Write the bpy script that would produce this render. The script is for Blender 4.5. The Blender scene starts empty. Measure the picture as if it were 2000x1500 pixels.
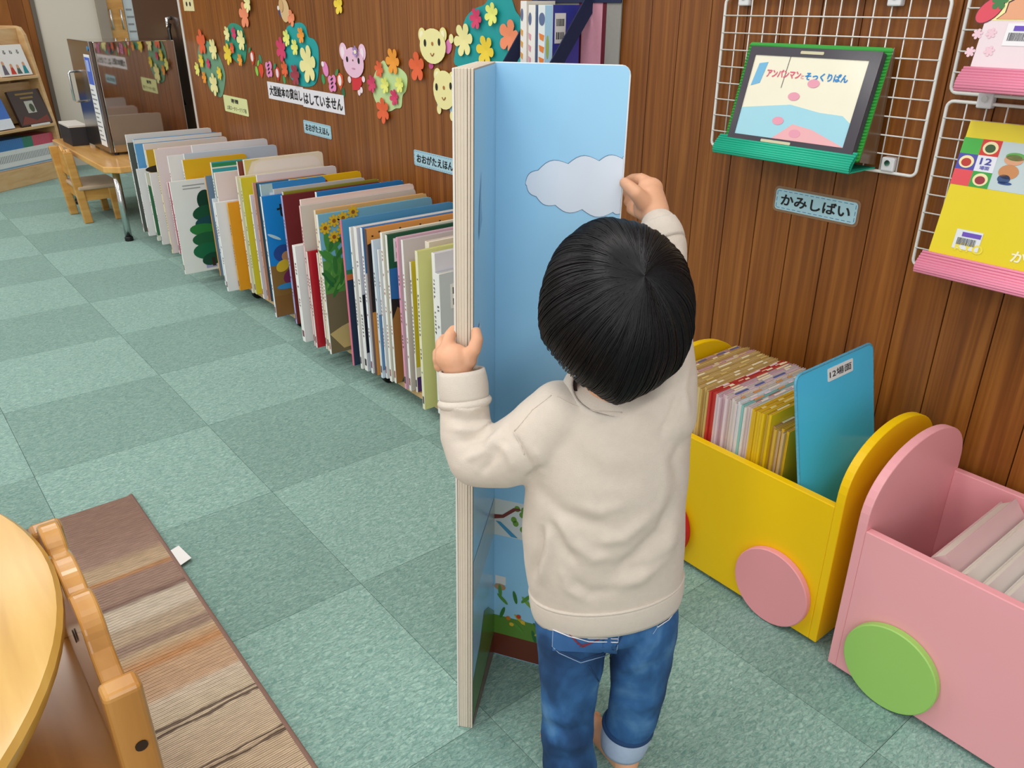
import bpy, bmesh, math, random
import numpy as np
from mathutils import Vector, Matrix
from mathutils.bvhtree import BVHTree
random.seed(7); np.random.seed(7)
S = bpy.context.scene
COL = S.collection

# ------------------------------------------------------------------ camera
FPX = 1573.11                      # focal length in pixels of the 2000 x 1500 frame
YAW, PITCH, ROLL = math.radians(38.6807), math.radians(25.2625), math.radians(-0.0588)
CAM = Vector((-0.66537, -4.89665, 1.22723))
_f = Vector((math.sin(YAW)*math.cos(PITCH), math.cos(YAW)*math.cos(PITCH), -math.sin(PITCH)))
_r = Vector((math.cos(YAW), -math.sin(YAW), 0)); _d = _f.cross(_r)
CR = math.cos(ROLL)*_r + math.sin(ROLL)*_d
CD = -math.sin(ROLL)*_r + math.cos(ROLL)*_d
CF = _f
HD = Vector((math.sin(YAW), math.cos(YAW), 0))      # heading on the floor
HR = Vector((math.cos(YAW), -math.sin(YAW), 0))     # to the right of the heading
cam_data = bpy.data.cameras.new('camera'); cam_data.sensor_width = 36; cam_data.sensor_fit = 'HORIZONTAL'
cam_data.lens = FPX/2000*36; cam_data.clip_start = 0.02
cam = bpy.data.objects.new('camera', cam_data); COL.objects.link(cam)
cam.matrix_world = Matrix(((CR.x, -CD.x, -CF.x, CAM.x), (CR.y, -CD.y, -CF.y, CAM.y), (CR.z, -CD.z, -CF.z, CAM.z), (0, 0, 0, 1)))
S.camera = cam

# ------------------------------------------------------------------ world, lamps, exposure
S.view_settings.view_transform = 'Standard'; S.view_settings.look = 'None'
S.view_settings.gamma = 1; S.view_settings.use_curve_mapping = False
S.view_settings.exposure = 0.14
world = bpy.data.worlds.new('world'); S.world = world; world.use_nodes = True
world.node_tree.nodes['Background'].inputs[0].default_value = (1.0, 0.985, 0.96, 1)
world.node_tree.nodes['Background'].inputs[1].default_value = 0.55
def ceiling_lamp(x, y, power, sx=1.25, sy=0.32, col=(1, 0.975, 0.93)):
    l = bpy.data.lights.new('ceiling_lamp', 'AREA'); l.shape = 'RECTANGLE'; l.size = sx; l.size_y = sy
    l.energy = power; l.color = col
    o = bpy.data.objects.new('ceiling_lamp', l); o.location = (x, y, 2.65); COL.objects.link(o)
for _y in (-5.6, -3.9, -2.1, -0.3, 1.6):
    ceiling_lamp(-0.55, _y, 14); ceiling_lamp(-2.6, _y, 14)
# daylight from the window side of the room, behind and to the left of the photographer
wl = bpy.data.lights.new('window_daylight', 'AREA'); wl.shape = 'RECTANGLE'; wl.size = 3.4; wl.size_y = 1.7; wl.energy = 36; wl.color = (0.97, 0.985, 1.0)
wo = bpy.data.objects.new('window_daylight', wl); wo.location = (-2.9, -6.6, 1.65); COL.objects.link(wo)
wo.rotation_euler = (Vector((0.3, -3.2, 0.9))-Vector((-2.9, -6.6, 1.65))).to_track_quat('-Z', 'Y').to_euler()

# ------------------------------------------------------------------ helpers: pixels of the photograph -> points on known planes
WX = 1.02                          # the panelled wall is the plane x = WX
def ray(u, v): return CR*((u-1000)/FPX) + CD*((v-750)/FPX) + CF
def onX(u, v, x=WX): d = ray(u, v); return CAM + d*((x-CAM.x)/d.x)
def onY(u, v, y): d = ray(u, v); return CAM + d*((y-CAM.y)/d.y)
def onZ(u, v, z=0.0): d = ray(u, v); return CAM + d*((z-CAM.z)/d.z)
def onD(u, v, dist): d = ray(u, v); return CAM + d*(dist/d.dot(HD))
def px(P):
    q = Vector(P)-CAM; w = q.dot(CF); return 1000+FPX*q.dot(CR)/w, 750+FPX*q.dot(CD)/w
def px_np(V):
    q = V-np.array(CAM); w = q@np.array(CF)
    return np.stack([1000+FPX*(q@np.array(CR))/w, 750+FPX*(q@np.array(CD))/w], 1)

# ------------------------------------------------------------------ materials
def lin(c):
    if isinstance(c, str): c = tuple(int(c[i:i+2], 16)/255 for i in (0, 2, 4))
    return tuple((x/12.92 if x <= 0.04045 else ((x+0.055)/1.055)**2.4) for x in c)
MATS = {}
def mat(col, rough=0.55, var=0.05, scale=12, bump=0.0, bscale=200, metal=0.0, coat=0.0, spec=0.4, sheen=0.0, stretch=None, key=None, sss=0.0):
    k = key or (col, rough, var, scale, bump, bscale, metal, coat, spec, sheen, stretch, sss)
    if k in MATS: return MATS[k]
    m = bpy.data.materials.new('procedural_'+(col if isinstance(col, str) else 'tone')); m.use_nodes = True
    nt = m.node_tree; b = nt.nodes['Principled BSDF']; L = nt.links.new
    c = lin(col)
    b.inputs['Roughness'].default_value = rough; b.inputs['Metallic'].default_value = metal
    b.inputs['Specular IOR Level'].default_value = spec
    b.inputs['Coat Weight'].default_value = coat; b.inputs['Coat Roughness'].default_value = 0.12
    if sheen: b.inputs['Sheen Weight'].default_value = sheen
    if sss:
        b.inputs['Subsurface Weight'].default_value = sss; b.inputs['Subsurface Radius'].default_value = (0.012, 0.005, 0.003); b.inputs['Subsurface Scale'].default_value = 0.5
    tc = nt.nodes.new('ShaderNodeTexCoord'); mp = nt.nodes.new('ShaderNodeMapping'); L(tc.outputs['Object'], mp.inputs[0])
    if stretch: mp.inputs['Scale'].default_value = stretch
    n = nt.nodes.new('ShaderNodeTexNoise'); n.inputs['Scale'].default_value = scale; n.inputs['Detail'].default_value = 4; L(mp.outputs[0], n.inputs['Vector'])
    mx = nt.nodes.new('ShaderNodeMix'); mx.data_type = 'RGBA'
    mx.inputs[6].default_value = tuple(x*(1-var) for x in c)+(1,); mx.inputs[7].default_value = tuple(min(1, x*(1+var)) for x in c)+(1,)
    L(n.outputs['Fac'], mx.inputs[0]); L(mx.outputs[2], b.inputs['Base Color'])
    if bump:
        n2 = nt.nodes.new('ShaderNodeTexNoise'); n2.inputs['Scale'].default_value = bscale; n2.inputs['Detail'].default_value = 3; L(mp.outputs[0], n2.inputs['Vector'])
        bp = nt.nodes.new('ShaderNodeBump'); bp.inputs['Strength'].default_value = bump; bp.inputs['Distance'].default_value = 0.002
        L(n2.outputs['Fac'], bp.inputs['Height']); L(bp.outputs[0], b.inputs['Normal'])
    MATS[k] = m; return m
def paper(col): return mat(col, 0.6, 0.03, 30, 0.08, 300)
def gloss(col): return mat(col, 0.32, 0.03, 20, 0.0, coat=0.25)
def paint(col): return mat(col, 0.42, 0.025, 6, 0.05, 90)
def ramp_mat(name, stops, vec_scale, noise_scale, rough, bump, detail=8, distort=0.6, coat=0.0, rnd=0.0, dist=0.002, stretch2=None):
    """wood-like: stretched noise through a colour ramp, optional per-object variation"""
    if name in MATS: return MATS[name]
    m = bpy.data.materials.new('procedural_'+name); m.use_nodes = True; nt = m.node_tree; L = nt.links.new; b = nt.nodes['Principled BSDF']
    b.inputs['Roughness'].default_value = rough; b.inputs['Coat Weight'].default_value = coat; b.inputs['Coat Roughness'].default_value = 0.18; b.inputs['Specular IOR Level'].default_value = 0.4
    tc = nt.nodes.new('ShaderNodeTexCoord'); mp = nt.nodes.new('ShaderNodeMapping'); L(tc.outputs['Object'], mp.inputs[0]); mp.inputs['Scale'].default_value = vec_scale
    oi = nt.nodes.new('ShaderNodeObjectInfo')
    cm = nt.nodes.new('ShaderNodeCombineXYZ'); ml = nt.nodes.new('ShaderNodeMath'); ml.operation = 'MULTIPLY'; ml.inputs[1].default_value = 37.0
    L(oi.outputs['Random'], ml.inputs[0])
    for i in range(3): L(ml.outputs[0], cm.inputs[i])
    L(cm.outputs[0], mp.inputs['Location'])
    n = nt.nodes.new('ShaderNodeTexNoise'); n.inputs['Scale'].default_value = noise_scale; n.inputs['Detail'].default_value = detail; n.inputs['Distortion'].default_value = distort
    L(mp.outputs[0], n.inputs['Vector'])
    r = nt.nodes.new('ShaderNodeValToRGB'); el = r.color_ramp.elements
    while len(el) > 1: el.remove(el[-1])
    el[0].position = stops[0][0]; el[0].color = lin(stops[0][1])+(1,)
    for p, c in stops[1:]:
        e = el.new(p); e.color = lin(c)+(1,)
    L(n.outputs['Fac'], r.inputs[0])
    hs = nt.nodes.new('ShaderNodeHueSaturation'); L(r.outputs[0], hs.inputs['Color'])
    if rnd:
        mr = nt.nodes.new('ShaderNodeMapRange'); mr.inputs[3].default_value = 1-rnd; mr.inputs[4].default_value = 1+rnd
        L(oi.outputs['Random'], mr.inputs[0]); L(mr.outputs[0], hs.inputs['Value'])
    L(hs.outputs[0], b.inputs['Base Color'])
    bp = nt.nodes.new('ShaderNodeBump'); bp.inputs['Strength'].default_value = bump; bp.inputs['Distance'].default_value = dist
    L(n.outputs['Fac'], bp.inputs['Height']); L(bp.outputs[0], b.inputs['Normal'])
    MATS[name] = m; return m
def carpet_mat(name, lo, hi):
    m = bpy.data.materials.new('procedural_'+name); m.use_nodes = True; nt = m.node_tree; L = nt.links.new; b = nt.nodes['Principled BSDF']
    b.inputs['Roughness'].default_value = 0.95; b.inputs['Specular IOR Level'].default_value = 0.1; b.inputs['Sheen Weight'].default_value = 0.25
    g = nt.nodes.new('ShaderNodeNewGeometry')
    mp = nt.nodes.new('ShaderNodeMapping'); mp.inputs['Rotation'].default_value = (0, 0, 0.7); mp.inputs['Scale'].default_value = (1, 2.2, 1); L(g.outputs['Position'], mp.inputs[0])
    n = nt.nodes.new('ShaderNodeTexNoise'); n.inputs['Scale'].default_value = 75; n.inputs['Detail'].default_value = 4; n.inputs['Roughness'].default_value = 0.62; n.inputs['Distortion'].default_value = 1.2; L(mp.outputs[0], n.inputs['Vector'])
    n3 = nt.nodes.new('ShaderNodeTexNoise'); n3.inputs['Scale'].default_value = 2.2; n3.inputs['Detail'].default_value = 2; L(g.outputs['Position'], n3.inputs['Vector'])
    r = nt.nodes.new('ShaderNodeValToRGB'); e = r.color_ramp.elements
    e[0].position = 0.33; e[0].color = lin(lo)+(1,); e[1].position = 0.66; e[1].color = lin(hi)+(1,)
    L(n.outputs['Fac'], r.inputs[0])
    hs = nt.nodes.new('ShaderNodeHueSaturation'); mr = nt.nodes.new('ShaderNodeMapRange'); mr.inputs[3].default_value = 0.9; mr.inputs[4].default_value = 1.1
    L(n3.outputs['Fac'], mr.inputs[0]); L(mr.outputs[0], hs.inputs['Value']); L(r.outputs[0], hs.inputs['Color']); L(hs.outputs[0], b.inputs['Base Color'])
    bp = nt.nodes.new('ShaderNodeBump'); bp.inputs['Strength'].default_value = 0.9; bp.inputs['Distance'].default_value = 0.006; L(n.outputs['Fac'], bp.inputs['Height']); L(bp.outputs[0], b.inputs['Normal'])
    return m
M_BEECH = ramp_mat('beech', [(0.3, 'C08A42'), (0.5, 'CF9A50'), (0.72, 'D9AB63')], (1.2, 1.2, 9), 3.0, 0.3, 0.03, coat=0.3, rnd=0.05)
M_BEECH_H = ramp_mat('beech_lying', [(0.3, 'C98F48'), (0.5, 'DDAA62'), (0.72, 'E6BA78')], (9, 0.9, 1.2), 2.2, 0.28, 0.02, coat=0.35, rnd=0.04)
M_BIRCH = ramp_mat('pale_birch', [(0.3, 'C79E6B'), (0.5, 'D3AD7B'), (0.75, 'DBBA8B')], (3, 3, 12), 1.8, 0.45, 0.03, rnd=0.04)
M_WHITE = paper('ECE9E4'); M_PAGE = mat('E4DDD0', 0.8, 0.06, 60, 0.25, 400, stretch=(1, 14, 1)); M_CREAM = paper('E9E2D2')
M_BLACK = mat('17171A', 0.5); M_CHROME = mat('D4D4D4', 0.16, 0.02, 10, metal=1.0); M_WIRE = mat('E6E6E2', 0.35, 0.02, 10, coat=0.2)

# ------------------------------------------------------------------ mesh builder
class MB:
    def __init__(s): s.v = []; s.f = []; s.m = []; s.cur = 0
    def add(s, vs, fs):
        o = len(s.v); s.v += [tuple(p) for p in vs]; s.f += [tuple(i+o for i in f) for f in fs]; s.m += [s.cur]*len(fs); return s
    def box(s, x0, x1, y0, y1, z0, z1):
        return s.obox(Vector((x0, y0, z0)), Vector((x1-x0, 0, 0)), Vector((0, y1-y0, 0)), Vector((0, 0, z1-z0)))
    def obox(s, o, a, b, c):
        o, a, b, c = map(Vector, (o, a, b, c))
        if a.cross(b).dot(c) < 0: a, b = b, a
        return s.add([o, o+a, o+a+b, o+b, o+c, o+a+c, o+a+b+c, o+b+c], [(0, 3, 2, 1), (4, 5, 6, 7), (0, 1, 5, 4), (1, 2, 6, 5), (2, 3, 7, 6), (3, 0, 4, 7)])
    def prism(s, poly, o, sx, tx, nx, th):
        """polygon (s,t) in the frame o,sx,tx, from the plane up to th along nx"""
        o, sx, tx, nx = map(Vector, (o, sx, tx, nx))
        ar = sum(poly[i-1][0]*poly[i][1]-poly[i][0]*poly[i-1][1] for i in range(len(poly)))
        flip = (ar < 0) != (sx.cross(tx).dot(nx) < 0)
        P = list(poly)[::-1] if flip else list(poly)
        n = len(P); lo = [o+sx*a+tx*b for a, b in P]; hi = [p+nx*th for p in lo]
        return s.add(lo+hi, [tuple(range(n-1, -1, -1)), tuple(range(n, 2*n))]+[(i, (i+1) % n, n+(i+1) % n, n+i) for i in range(n)])
    def tube(s, pts, r, n=8, closed=False, caps=True):
        pts = [Vector(p) for p in pts]; k = len(pts); rr = r if isinstance(r, (list, tuple)) else [r]*k
        vs = []; up = None
        for i, p in enumerate(pts):
            if closed: t = pts[(i+1) % k]-pts[i-1]
            else: t = pts[min(i+1, k-1)]-pts[max(i-1, 0)]
            t = t.normalized() if t.length > 1e-9 else Vector((0, 0, 1))
            if up is None: up = Vector((0, 0, 1)) if abs(t.z) < 0.9 else Vector((1, 0, 0))
            a = t.cross(up); a = a.normalized() if a.length > 1e-6 else t.orthogonal().normalized(); b = t.cross(a).normalized(); up = -b if up.dot(b) < 0 else b
            vs += [p+(a*math.cos(2*math.pi*j/n)+b*math.sin(2*math.pi*j/n))*rr[i] for j in range(n)]
        fs = []
        for i in range(k if closed else k-1):
            i2 = (i+1) % k
            fs += [(i*n+j, i*n+(j+1) % n, i2*n+(j+1) % n, i2*n+j) for j in range(n)]
        if caps and not closed: fs += [tuple(range(n-1, -1, -1)), tuple(range((k-1)*n, k*n))]
        return s.add(vs, fs)
    def lathe(s, prof, o, ax, n=32):
        o = Vector(o); ax = Vector(ax).normalized(); a = ax.orthogonal().normalized(); b = ax.cross(a); vs = []
        for r, h in prof: vs += [o+ax*h+(a*math.cos(2*math.pi*j/n)+b*math.sin(2*math.pi*j/n))*r for j in range(n)]
        k = len(prof)
        return s.add(vs, [(i*n+j, i*n+(j+1) % n, (i+1)*n+(j+1) % n, (i+1)*n+j) for i in range(k-1) for j in range(n)]+[tuple(range(n-1, -1, -1)), tuple(range((k-1)*n, k*n))])
    def ball(s, c, ra, rb, rc, A=(1, 0, 0), B=(0, 1, 0), Cc=(0, 0, 1), n=14, k=9):
        c, A, B, Cc = map(Vector, (c, A, B, Cc)); vs = [c-Cc*rc]
        for i in range(1, k):
            ph = -math.pi/2+math.pi*i/k
            vs += [c+A*(ra*math.cos(ph)*math.cos(2*math.pi*j/n))+B*(rb*math.cos(ph)*math.sin(2*math.pi*j/n))+Cc*(rc*math.sin(ph)) for j in range(n)]
        vs.append(c+Cc*rc); L = len(vs)-1; fs = [(0, 1+(j+1) % n, 1+j) for j in range(n)]
        for i in range(k-2): fs += [(1+i*n+j, 1+i*n+(j+1) % n, 1+(i+1)*n+(j+1) % n, 1+(i+1)*n+j) for j in range(n)]
        fs += [(L, 1+(k-2)*n+j, 1+(k-2)*n+(j+1) % n) for j in range(n)]
        return s.add(vs, fs)
    def build(s, name, mats, parent=None, bevel=0, seg=2, smooth=False, fixn=False):
        me = bpy.data.meshes.new(name); me.from_pydata(s.v, [], s.f)
        if not isinstance(mats, (list, tuple)): mats = [mats]
        for m in mats: me.materials.append(m)
        if len(mats) > 1: me.polygons.foreach_set('material_index', s.m)
        if fixn:
            bm = bmesh.new(); bm.from_mesh(me); bmesh.ops.recalc_face_normals(bm, faces=bm.faces); bm.to_mesh(me); bm.free()
        if smooth: me.polygons.foreach_set('use_smooth', [True]*len(me.polygons))
        o = bpy.data.objects.new(name, me); COL.objects.link(o)
        if parent is not None: attach(o, parent)
        if bevel:
            b = o.modifiers.new('bevel', 'BEVEL'); b.width = bevel; b.segments = seg; b.limit_method = 'ANGLE'; b.angle_limit = 0.7
        return o
def world_loc(o):
    v = Vector((0, 0, 0))
    while o is not None: v += o.location; o = o.parent
    return v
def attach(o, parent): o.location = o.location-world_loc(parent); o.parent = parent
def tag(o, label, cat, group=None):
    o['label'] = label; o['category'] = cat
    if group: o['group'] = group
    return o
def thing(name, label, cat, loc=(0, 0, 0), group=None):
    o = bpy.data.objects.new(name, None); o.location = loc; o.empty_display_size = 0.05; COL.objects.link(o); return tag(o, label, cat, group)
def structure(o): o['kind'] = 'structure'; return o
class Plane:
    """a flat frame in space: s to the right, t up, n out of the surface"""
    def __init__(s, o, sx, tx, nx): s.o, s.s, s.t, s.n = Vector(o), Vector(sx).normalized(), Vector(tx).normalized(), Vector(nx).normalized()
    def P(s, a, b, h=0): return s.o+s.s*a+s.t*b+s.n*h
    def st(s, p): q = Vector(p)-s.o; return q.dot(s.s), q.dot(s.t)
    def hit(s, u, v):
        d = ray(u, v); k = (s.o-CAM).dot(s.n)/d.dot(s.n); return s.st(CAM+d*k)
def sheet(name, pl, poly, m, parent=None, h=0.0, th=0.0006):
    return MB().prism(poly, pl.P(0, 0, h), pl.s, pl.t, pl.n, th).build(name, m, parent)
def rect(a0, a1, b0, b1): return [(a0, b0), (a1, b0), (a1, b1), (a0, b1)]
def rrect(a0, a1, b0, b1, r, k=4):
    out = []
    for cx, cy, a in ((a1-r, b0+r, -90), (a1-r, b1-r, 0), (a0+r, b1-r, 90), (a0+r, b0+r, 180)):
        out += [(cx+r*math.cos(math.radians(a+90*i/k)), cy+r*math.sin(math.radians(a+90*i/k))) for i in range(k+1)]
    return out
def oval(ca, cb, ra, rb, rot=0, n=22):
    c, s = math.cos(rot), math.sin(rot)
    return [(ca+ra*math.cos(t)*c-rb*math.sin(t)*s, cb+ra*math.cos(t)*s+rb*math.sin(t)*c) for t in [2*math.pi*i/n for i in range(n)]]
def petals(ca, cb, R, n=6, rot=0, k=8, ry=1.0):
    out = []
    for i in range(n*k):
        t = 2*math.pi*i/(n*k); q = R*(0.5+0.5*abs(math.cos(n*t/2))**0.55)
        out.append((ca+q*math.cos(t+rot), cb+ry*q*math.sin(t+rot)))
    return out
def text(name, body, pl, a0, a1, b0, b1, m, parent=None, h=0.001, bold=0.012, th=0.0004, rot=0):
    """lettering fitted into the box a0..a1 x b0..b1 of the plane"""
    c = bpy.data.curves.new('lettering', 'FONT'); c.body = body; c.offset = min(bold, 0.009); c.resolution_u = 3
    o = bpy.data.objects.new('lettering', c); COL.objects.link(o); bpy.context.view_layer.update()
    me = bpy.data.meshes.new_from_object(o.evaluated_get(bpy.context.evaluated_depsgraph_get()))
    bpy.data.objects.remove(o); bpy.data.curves.remove(c)
    V = np.array([tuple(v.co) for v in me.vertices])
    if rot: V = np.stack([-V[:, 1], V[:, 0], V[:, 2]], 1) if rot > 0 else np.stack([V[:, 1], -V[:, 0], V[:, 2]], 1)
    lo, hi = V.min(0), V.max(0); sa = (a1-a0)/max(hi[0]-lo[0], 1e-6); sb = (b1-b0)/max(hi[1]-lo[1], 1e-6)
    for i, v in enumerate(me.vertices): v.co = pl.P(a0+(V[i, 0]-lo[0])*sa, b0+(V[i, 1]-lo[1])*sb, h+th)
    if bold >= 0.02:                       # heavier strokes: the outline laid down again a hair to each side
        P0 = [v.co.copy() for v in me.vertices]; F0 = [tuple(p.vertices) for p in me.polygons]; e = 0.018*(b1-b0); n0 = len(P0); PV = []; PF_ = []
        for k, (da, db) in enumerate(((-e, -e), (e, -e), (-e, e), (e, e), (0, 0))): PV += [p+pl.s*da+pl.t*db+pl.n*(0.00001*k) for p in P0]; PF_ += [tuple(i+k*n0 for i in f) for f in F0]
        me = bpy.data.meshes.new(name); me.from_pydata(PV, [], PF_)
    me.materials.clear(); me.materials.append(m)
    me.name = name; ob = bpy.data.objects.new(name, me); COL.objects.link(ob)
    if parent is not None: attach(ob, parent)
    return ob
INK = mat('1B1B1E', 0.6)
WALL = Plane((WX, 0, 0), (0, -1, 0), (0, 0, 1), (-1, 0, 0))   # s = -y, t = z
def wst(u, v): p = onX(u, v, WX); return -p.y, p.z
# ================================================================== the room
floor = structure(MB().box(-3.2, 2.4, -6.2, 3.6, -0.05, -0.006).build('floor', mat('5D7F7A', 0.9)))
C_LIGHT = carpet_mat('carpet_light', '6E9B92', 'A9CCC1'); C_DARK = carpet_mat('carpet_dark', '648E86', '98BBB0')  # one carpet: sheen of the turned pile painted in as two tones
_tm = []
for m in (C_LIGHT, C_DARK):
    o = MB().box(0.0006, 0.4994, 0.0006, 0.4994, -0.0058, 0).build('carpet_tile', m); _tm.append(o.data); bpy.data.objects.remove(o)
for i in range(-5, 5):
    for j in range(-12, 7):
        c = Vector((i*0.5+0.25, j*0.5+0.25, 0)); q = c-CAM
        if q.dot(CF) < 0.2: continue
        u, v = px(c)
        if not (-700 < u < 2700 and -100 < v < 2300): continue
        o = bpy.data.objects.new('carpet_tile', _tm[0 if (i+(-j-1)) % 2 == 0 else 1]); o.location = (i*0.5, j*0.5, 0); COL.objects.link(o); attach(o, floor)
# panelled wall: one board after the other
wall_right = structure(MB().box(WX+0.012, WX+0.12, -6.2, 0.235, 0, 2.7).build('wall_right', mat('2E1A0E', 0.8)))
M_PANEL = ramp_mat('wall_panel', [(0.25, '673911'), (0.42, '7A4517'), (0.55, '88511D'), (0.7, '965D26'), (0.85, '703F14')], (6, 46, 1.0), 1.5, 0.4, 0.16, detail=9, distort=0.7, coat=0.1, rnd=0.09)
seams = [-3.547, -3.65, -3.743, -3.839, -3.934, -4.03, -4.13, -4.227, -4.328]
y = seams[0]
while y < 0.1: y += random.uniform(0.088, 0.116); seams.insert(0, y)
seams[0] = 0.235; y = seams[-1]
while y > -6.1: y -= random.uniform(0.094, 0.106); seams.append(y)
for a, b in zip(seams[:-1], seams[1:]):
    MB().box(WX, WX+0.0125, b+0.0011, a-0.0011, 0.0, 2.7).build('wall_board', M_PANEL, wall_right, bevel=0.0011, seg=1)
structure(MB().box(WX-0.004, WX+0.06, 0.236, 0.262, 0, 2.7).build('trim_1', mat('D9D6D0', 0.4), bevel=0.003))
# recess behind the wall's end: dark sliding door, far wall, glazed door
d2 = structure(MB().box(1.045, 1.085, 0.275, 1.25, 0.0, 2.3).build('door_2', mat('3B2A20', 0.3, 0.12, 8, coat=0.3, stretch=(4, 4, 0.6)), bevel=0.004))
MB().tube([(1.03, 0.50, 1.12), (1.02, 0.50, 1.08), (1.02, 0.47, 0.70), (1.03, 0.47, 0.66)], 0.011, 8).build('pull_handle', mat('15100D', 0.25, coat=0.4), d2, smooth=True)
MB().tube([(1.045, 0.505, 1.15), (1.02, 0.503, 1.145), (1.017, 0.50, 1.10)], 0.012, 8).build('handle_cap', M_CHROME, d2, smooth=True)
FY = 2.75
wall_far = structure(MB().box(0.72, 1.18, FY, FY+0.1, 0, 2.7).build('wall_far', mat('D8D0C2', 0.7, 0.03, 3)))
wf2 = structure(MB().box(-1.6, 0.72, FY+0.02, FY+0.1, 0, 2.7).build('wall_left', mat('2E1A0E', 0.8)))
x = -1.6
while x < 0.71:
    w = min(random.uniform(0.09, 0.12), 0.715-x)
    MB().box(x+0.001, x+w-0.001, FY, FY+0.021, 0, 2.7).build('wall_board', M_PANEL, wf2); x += w
structure(MB().box(0.715, 0.745, FY-0.012, FY, 0, 2.7).build('trim_2', mat('6B6258', 0.5)))
structure(MB().box(1.18, 1.26, FY-0.03, FY+0.1, 0, 2.7).build('trim_3', mat('9A8F80', 0.5), bevel=0.003))
d1 = structure(MB().box(1.26, 2.3, FY+0.03, FY+0.06, 0, 2.3).build('door_1', mat('8E9694', 0.12, 0.15, 3, coat=0.5)))
for a, b in ((1.26, 1.39), (1.49, 1.62), (1.92, 2.05)): MB().box(a, b, FY, FY+0.029, 0, 2.3).build('door_stile', M_BEECH, d1, bevel=0.003)
MB().box(1.39, 1.49, FY+0.005, FY+0.028, 0, 0.4).build('door_rail', M_BEECH, d1)
for a in (1.285, 1.365): MB().tube([(a, FY, 1.18), (a-0.015, FY-0.05, 1.18), (a-0.015, FY-0.05, 1.04), (a, FY, 1.04)], 0.008, 8).build('door_handle', M_CHROME, d1, smooth=True)
PD = Plane((0, FY+0.028, 0), (1, 0, 0), (0, 0, 1), (0, -1, 0))
for k, (a0, a1, b0, b1, c) in enumerate(((1.40, 1.48, 0.96, 1.35, 'C9D6DA'), (1.66, 1.75, 1.05, 1.35, 'E8E4DC'), (1.66, 1.75, 0.97, 1.03, '9FBFD6'))):
    p = tag(sheet('notice_paper', PD, rect(a0, a1, b0, b1), paper(c), None, 0.001), ('pale blue-grey poster in the narrow door glass', 'white printed notice on the glass door', 'light blue slip below the white notice on the door')[k], 'notice')
    if k < 2:
        mbx = MB()
        for q in range(4): mbx.prism(rect(a0+0.012, a1-0.012-0.01*(q % 2), b0+0.05+q*0.055, b0+0.05+q*0.055+0.014), PD.P(0, 0, 0.002), PD.s, PD.t, PD.n, 0.0004)
        o = mbx.build('print_lines', paper('8C9396'), p); o['kind'] = 'stuff'

# ------------------------------------------------------------------ slanted bookshelf in the far corner
bd = Vector((0.472, 0.344, 0)).normalized(); bn = Vector((bd.y, -bd.x, 0)); B0 = Vector((0.095, 1.917, 0))
BS = Plane(B0, bd, (0, 0, 1), bn)                     # s along the front, t up, n towards the room
bsh = thing('book_rack', 'pale wooden slanted display bookshelf in the far corner', 'bookshelf', B0)
# leaning side panels
def side_panel(a):
    # profile in (depth, z): depth 0 = front foot
    prof = [(0, 0), (0, 0.36), (-0.09, 1.02), (-0.12, 1.07), (-0.16, 1.08), (-0.34, 1.08), (-0.34, 0)]
    MB().prism([(p, q) for p, q in prof], BS.P(a, 0, 0), BS.n, (0, 0, 1), BS.s, 0.03).build('side_panel', M_BIRCH, bsh, bevel=0.004)
side_panel(0.635); side_panel(-0.75)
def rack_box(name, z0, z1, n0, n1, m=M_BIRCH): MB().obox(BS.P(-0.72, z0, n0), BS.s*1.355, BS.t*(z1-z0), BS.n*(n1-n0)).build(name, m, bsh, bevel=0.003)
rack_box('plinth', 0, 0.125, -0.03, -0.012); rack_box('bottom_shelf', 0.11, 0.128, -0.33, -0.03); rack_box('shelf', 0.385, 0.405, -0.30, 0.02); rack_box('shelf', 0.725, 0.745, -0.31, -0.035)
rack_box('back_board', 0.0, 1.06, -0.34, -0.325); rack_box('slant_board', 0.76, 1.065, -0.16, -0.145); rack_box('slant_board', 0.42, 0.70, -0.15, -0.135)
def rack_book(a0, a1, z0, z1, n0, lean, th, cm, name, label):
    r = thing(name, label, 'book', BS.P(a0, z0, n0)); pl = Plane(BS.P(a0, z0, n0), BS.s, (BS.t*(z1-z0)-BS.n*lean), (BS.n*(z1-z0)+BS.t*lean))
    MB().prism(rect(0, a1-a0, 0, z1-z0), pl.o, pl.s, pl.t, -pl.n, th).build('cover', cm, r, bevel=0.001); return r, pl
r, pl = rack_book(0.315, 0.60, 0.752, 0.965, -0.052, 0.055, 0.012, gloss('ECEAE6'), 'picture_book', 'white picture book with four little figures on the top shelf of the rack')
for k, (ca, c, hh) in enumerate(((0.055, '6B6570', 0.115), (0.12, 'C8402E', 0.09), (0.175, '55665F', 0.08), (0.235, '2A8C94', 0.10))):
    g = sheet('figure', pl, [(ca-0.022, 0.012), (ca+0.022, 0.012), (ca+0.01, hh*0.68), (ca-0.01, hh*0.68)], paper(c), r, 0.0008)
    sheet('face', pl, oval(ca, hh*0.78, 0.011, 0.014), paper('D7A07A'), g, 0.0012)
for k, g_ in enumerate('きるねる'): text('title', g_, pl, 0.035+k*0.06, 0.06+k*0.06, 0.15, 0.175, INK, r, 0.001)
r, pl = rack_book(0.335, 0.63, 0.412, 0.66, 0.0, 0.07, 0.02, gloss('3A2A24'), 'picture_book', 'dark brown hardcover book with a small photo on the middle shelf')
sheet('cover_picture', pl, rect(0.11, 0.19, 0.085, 0.17), paper('B9B9AE'), r, 0.0008); sheet('cover_picture', pl, oval(0.16, 0.12, 0.022, 0.03), paper('4A5240'), r, 0.0013)
sheet('cover_stain', pl, [(0.01, 0.01), (0.28, 0.01), (0.27, 0.06), (0.16, 0.03), (0.06, 0.07)], paper('7C3F34'), r, 0.0008)
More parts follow.
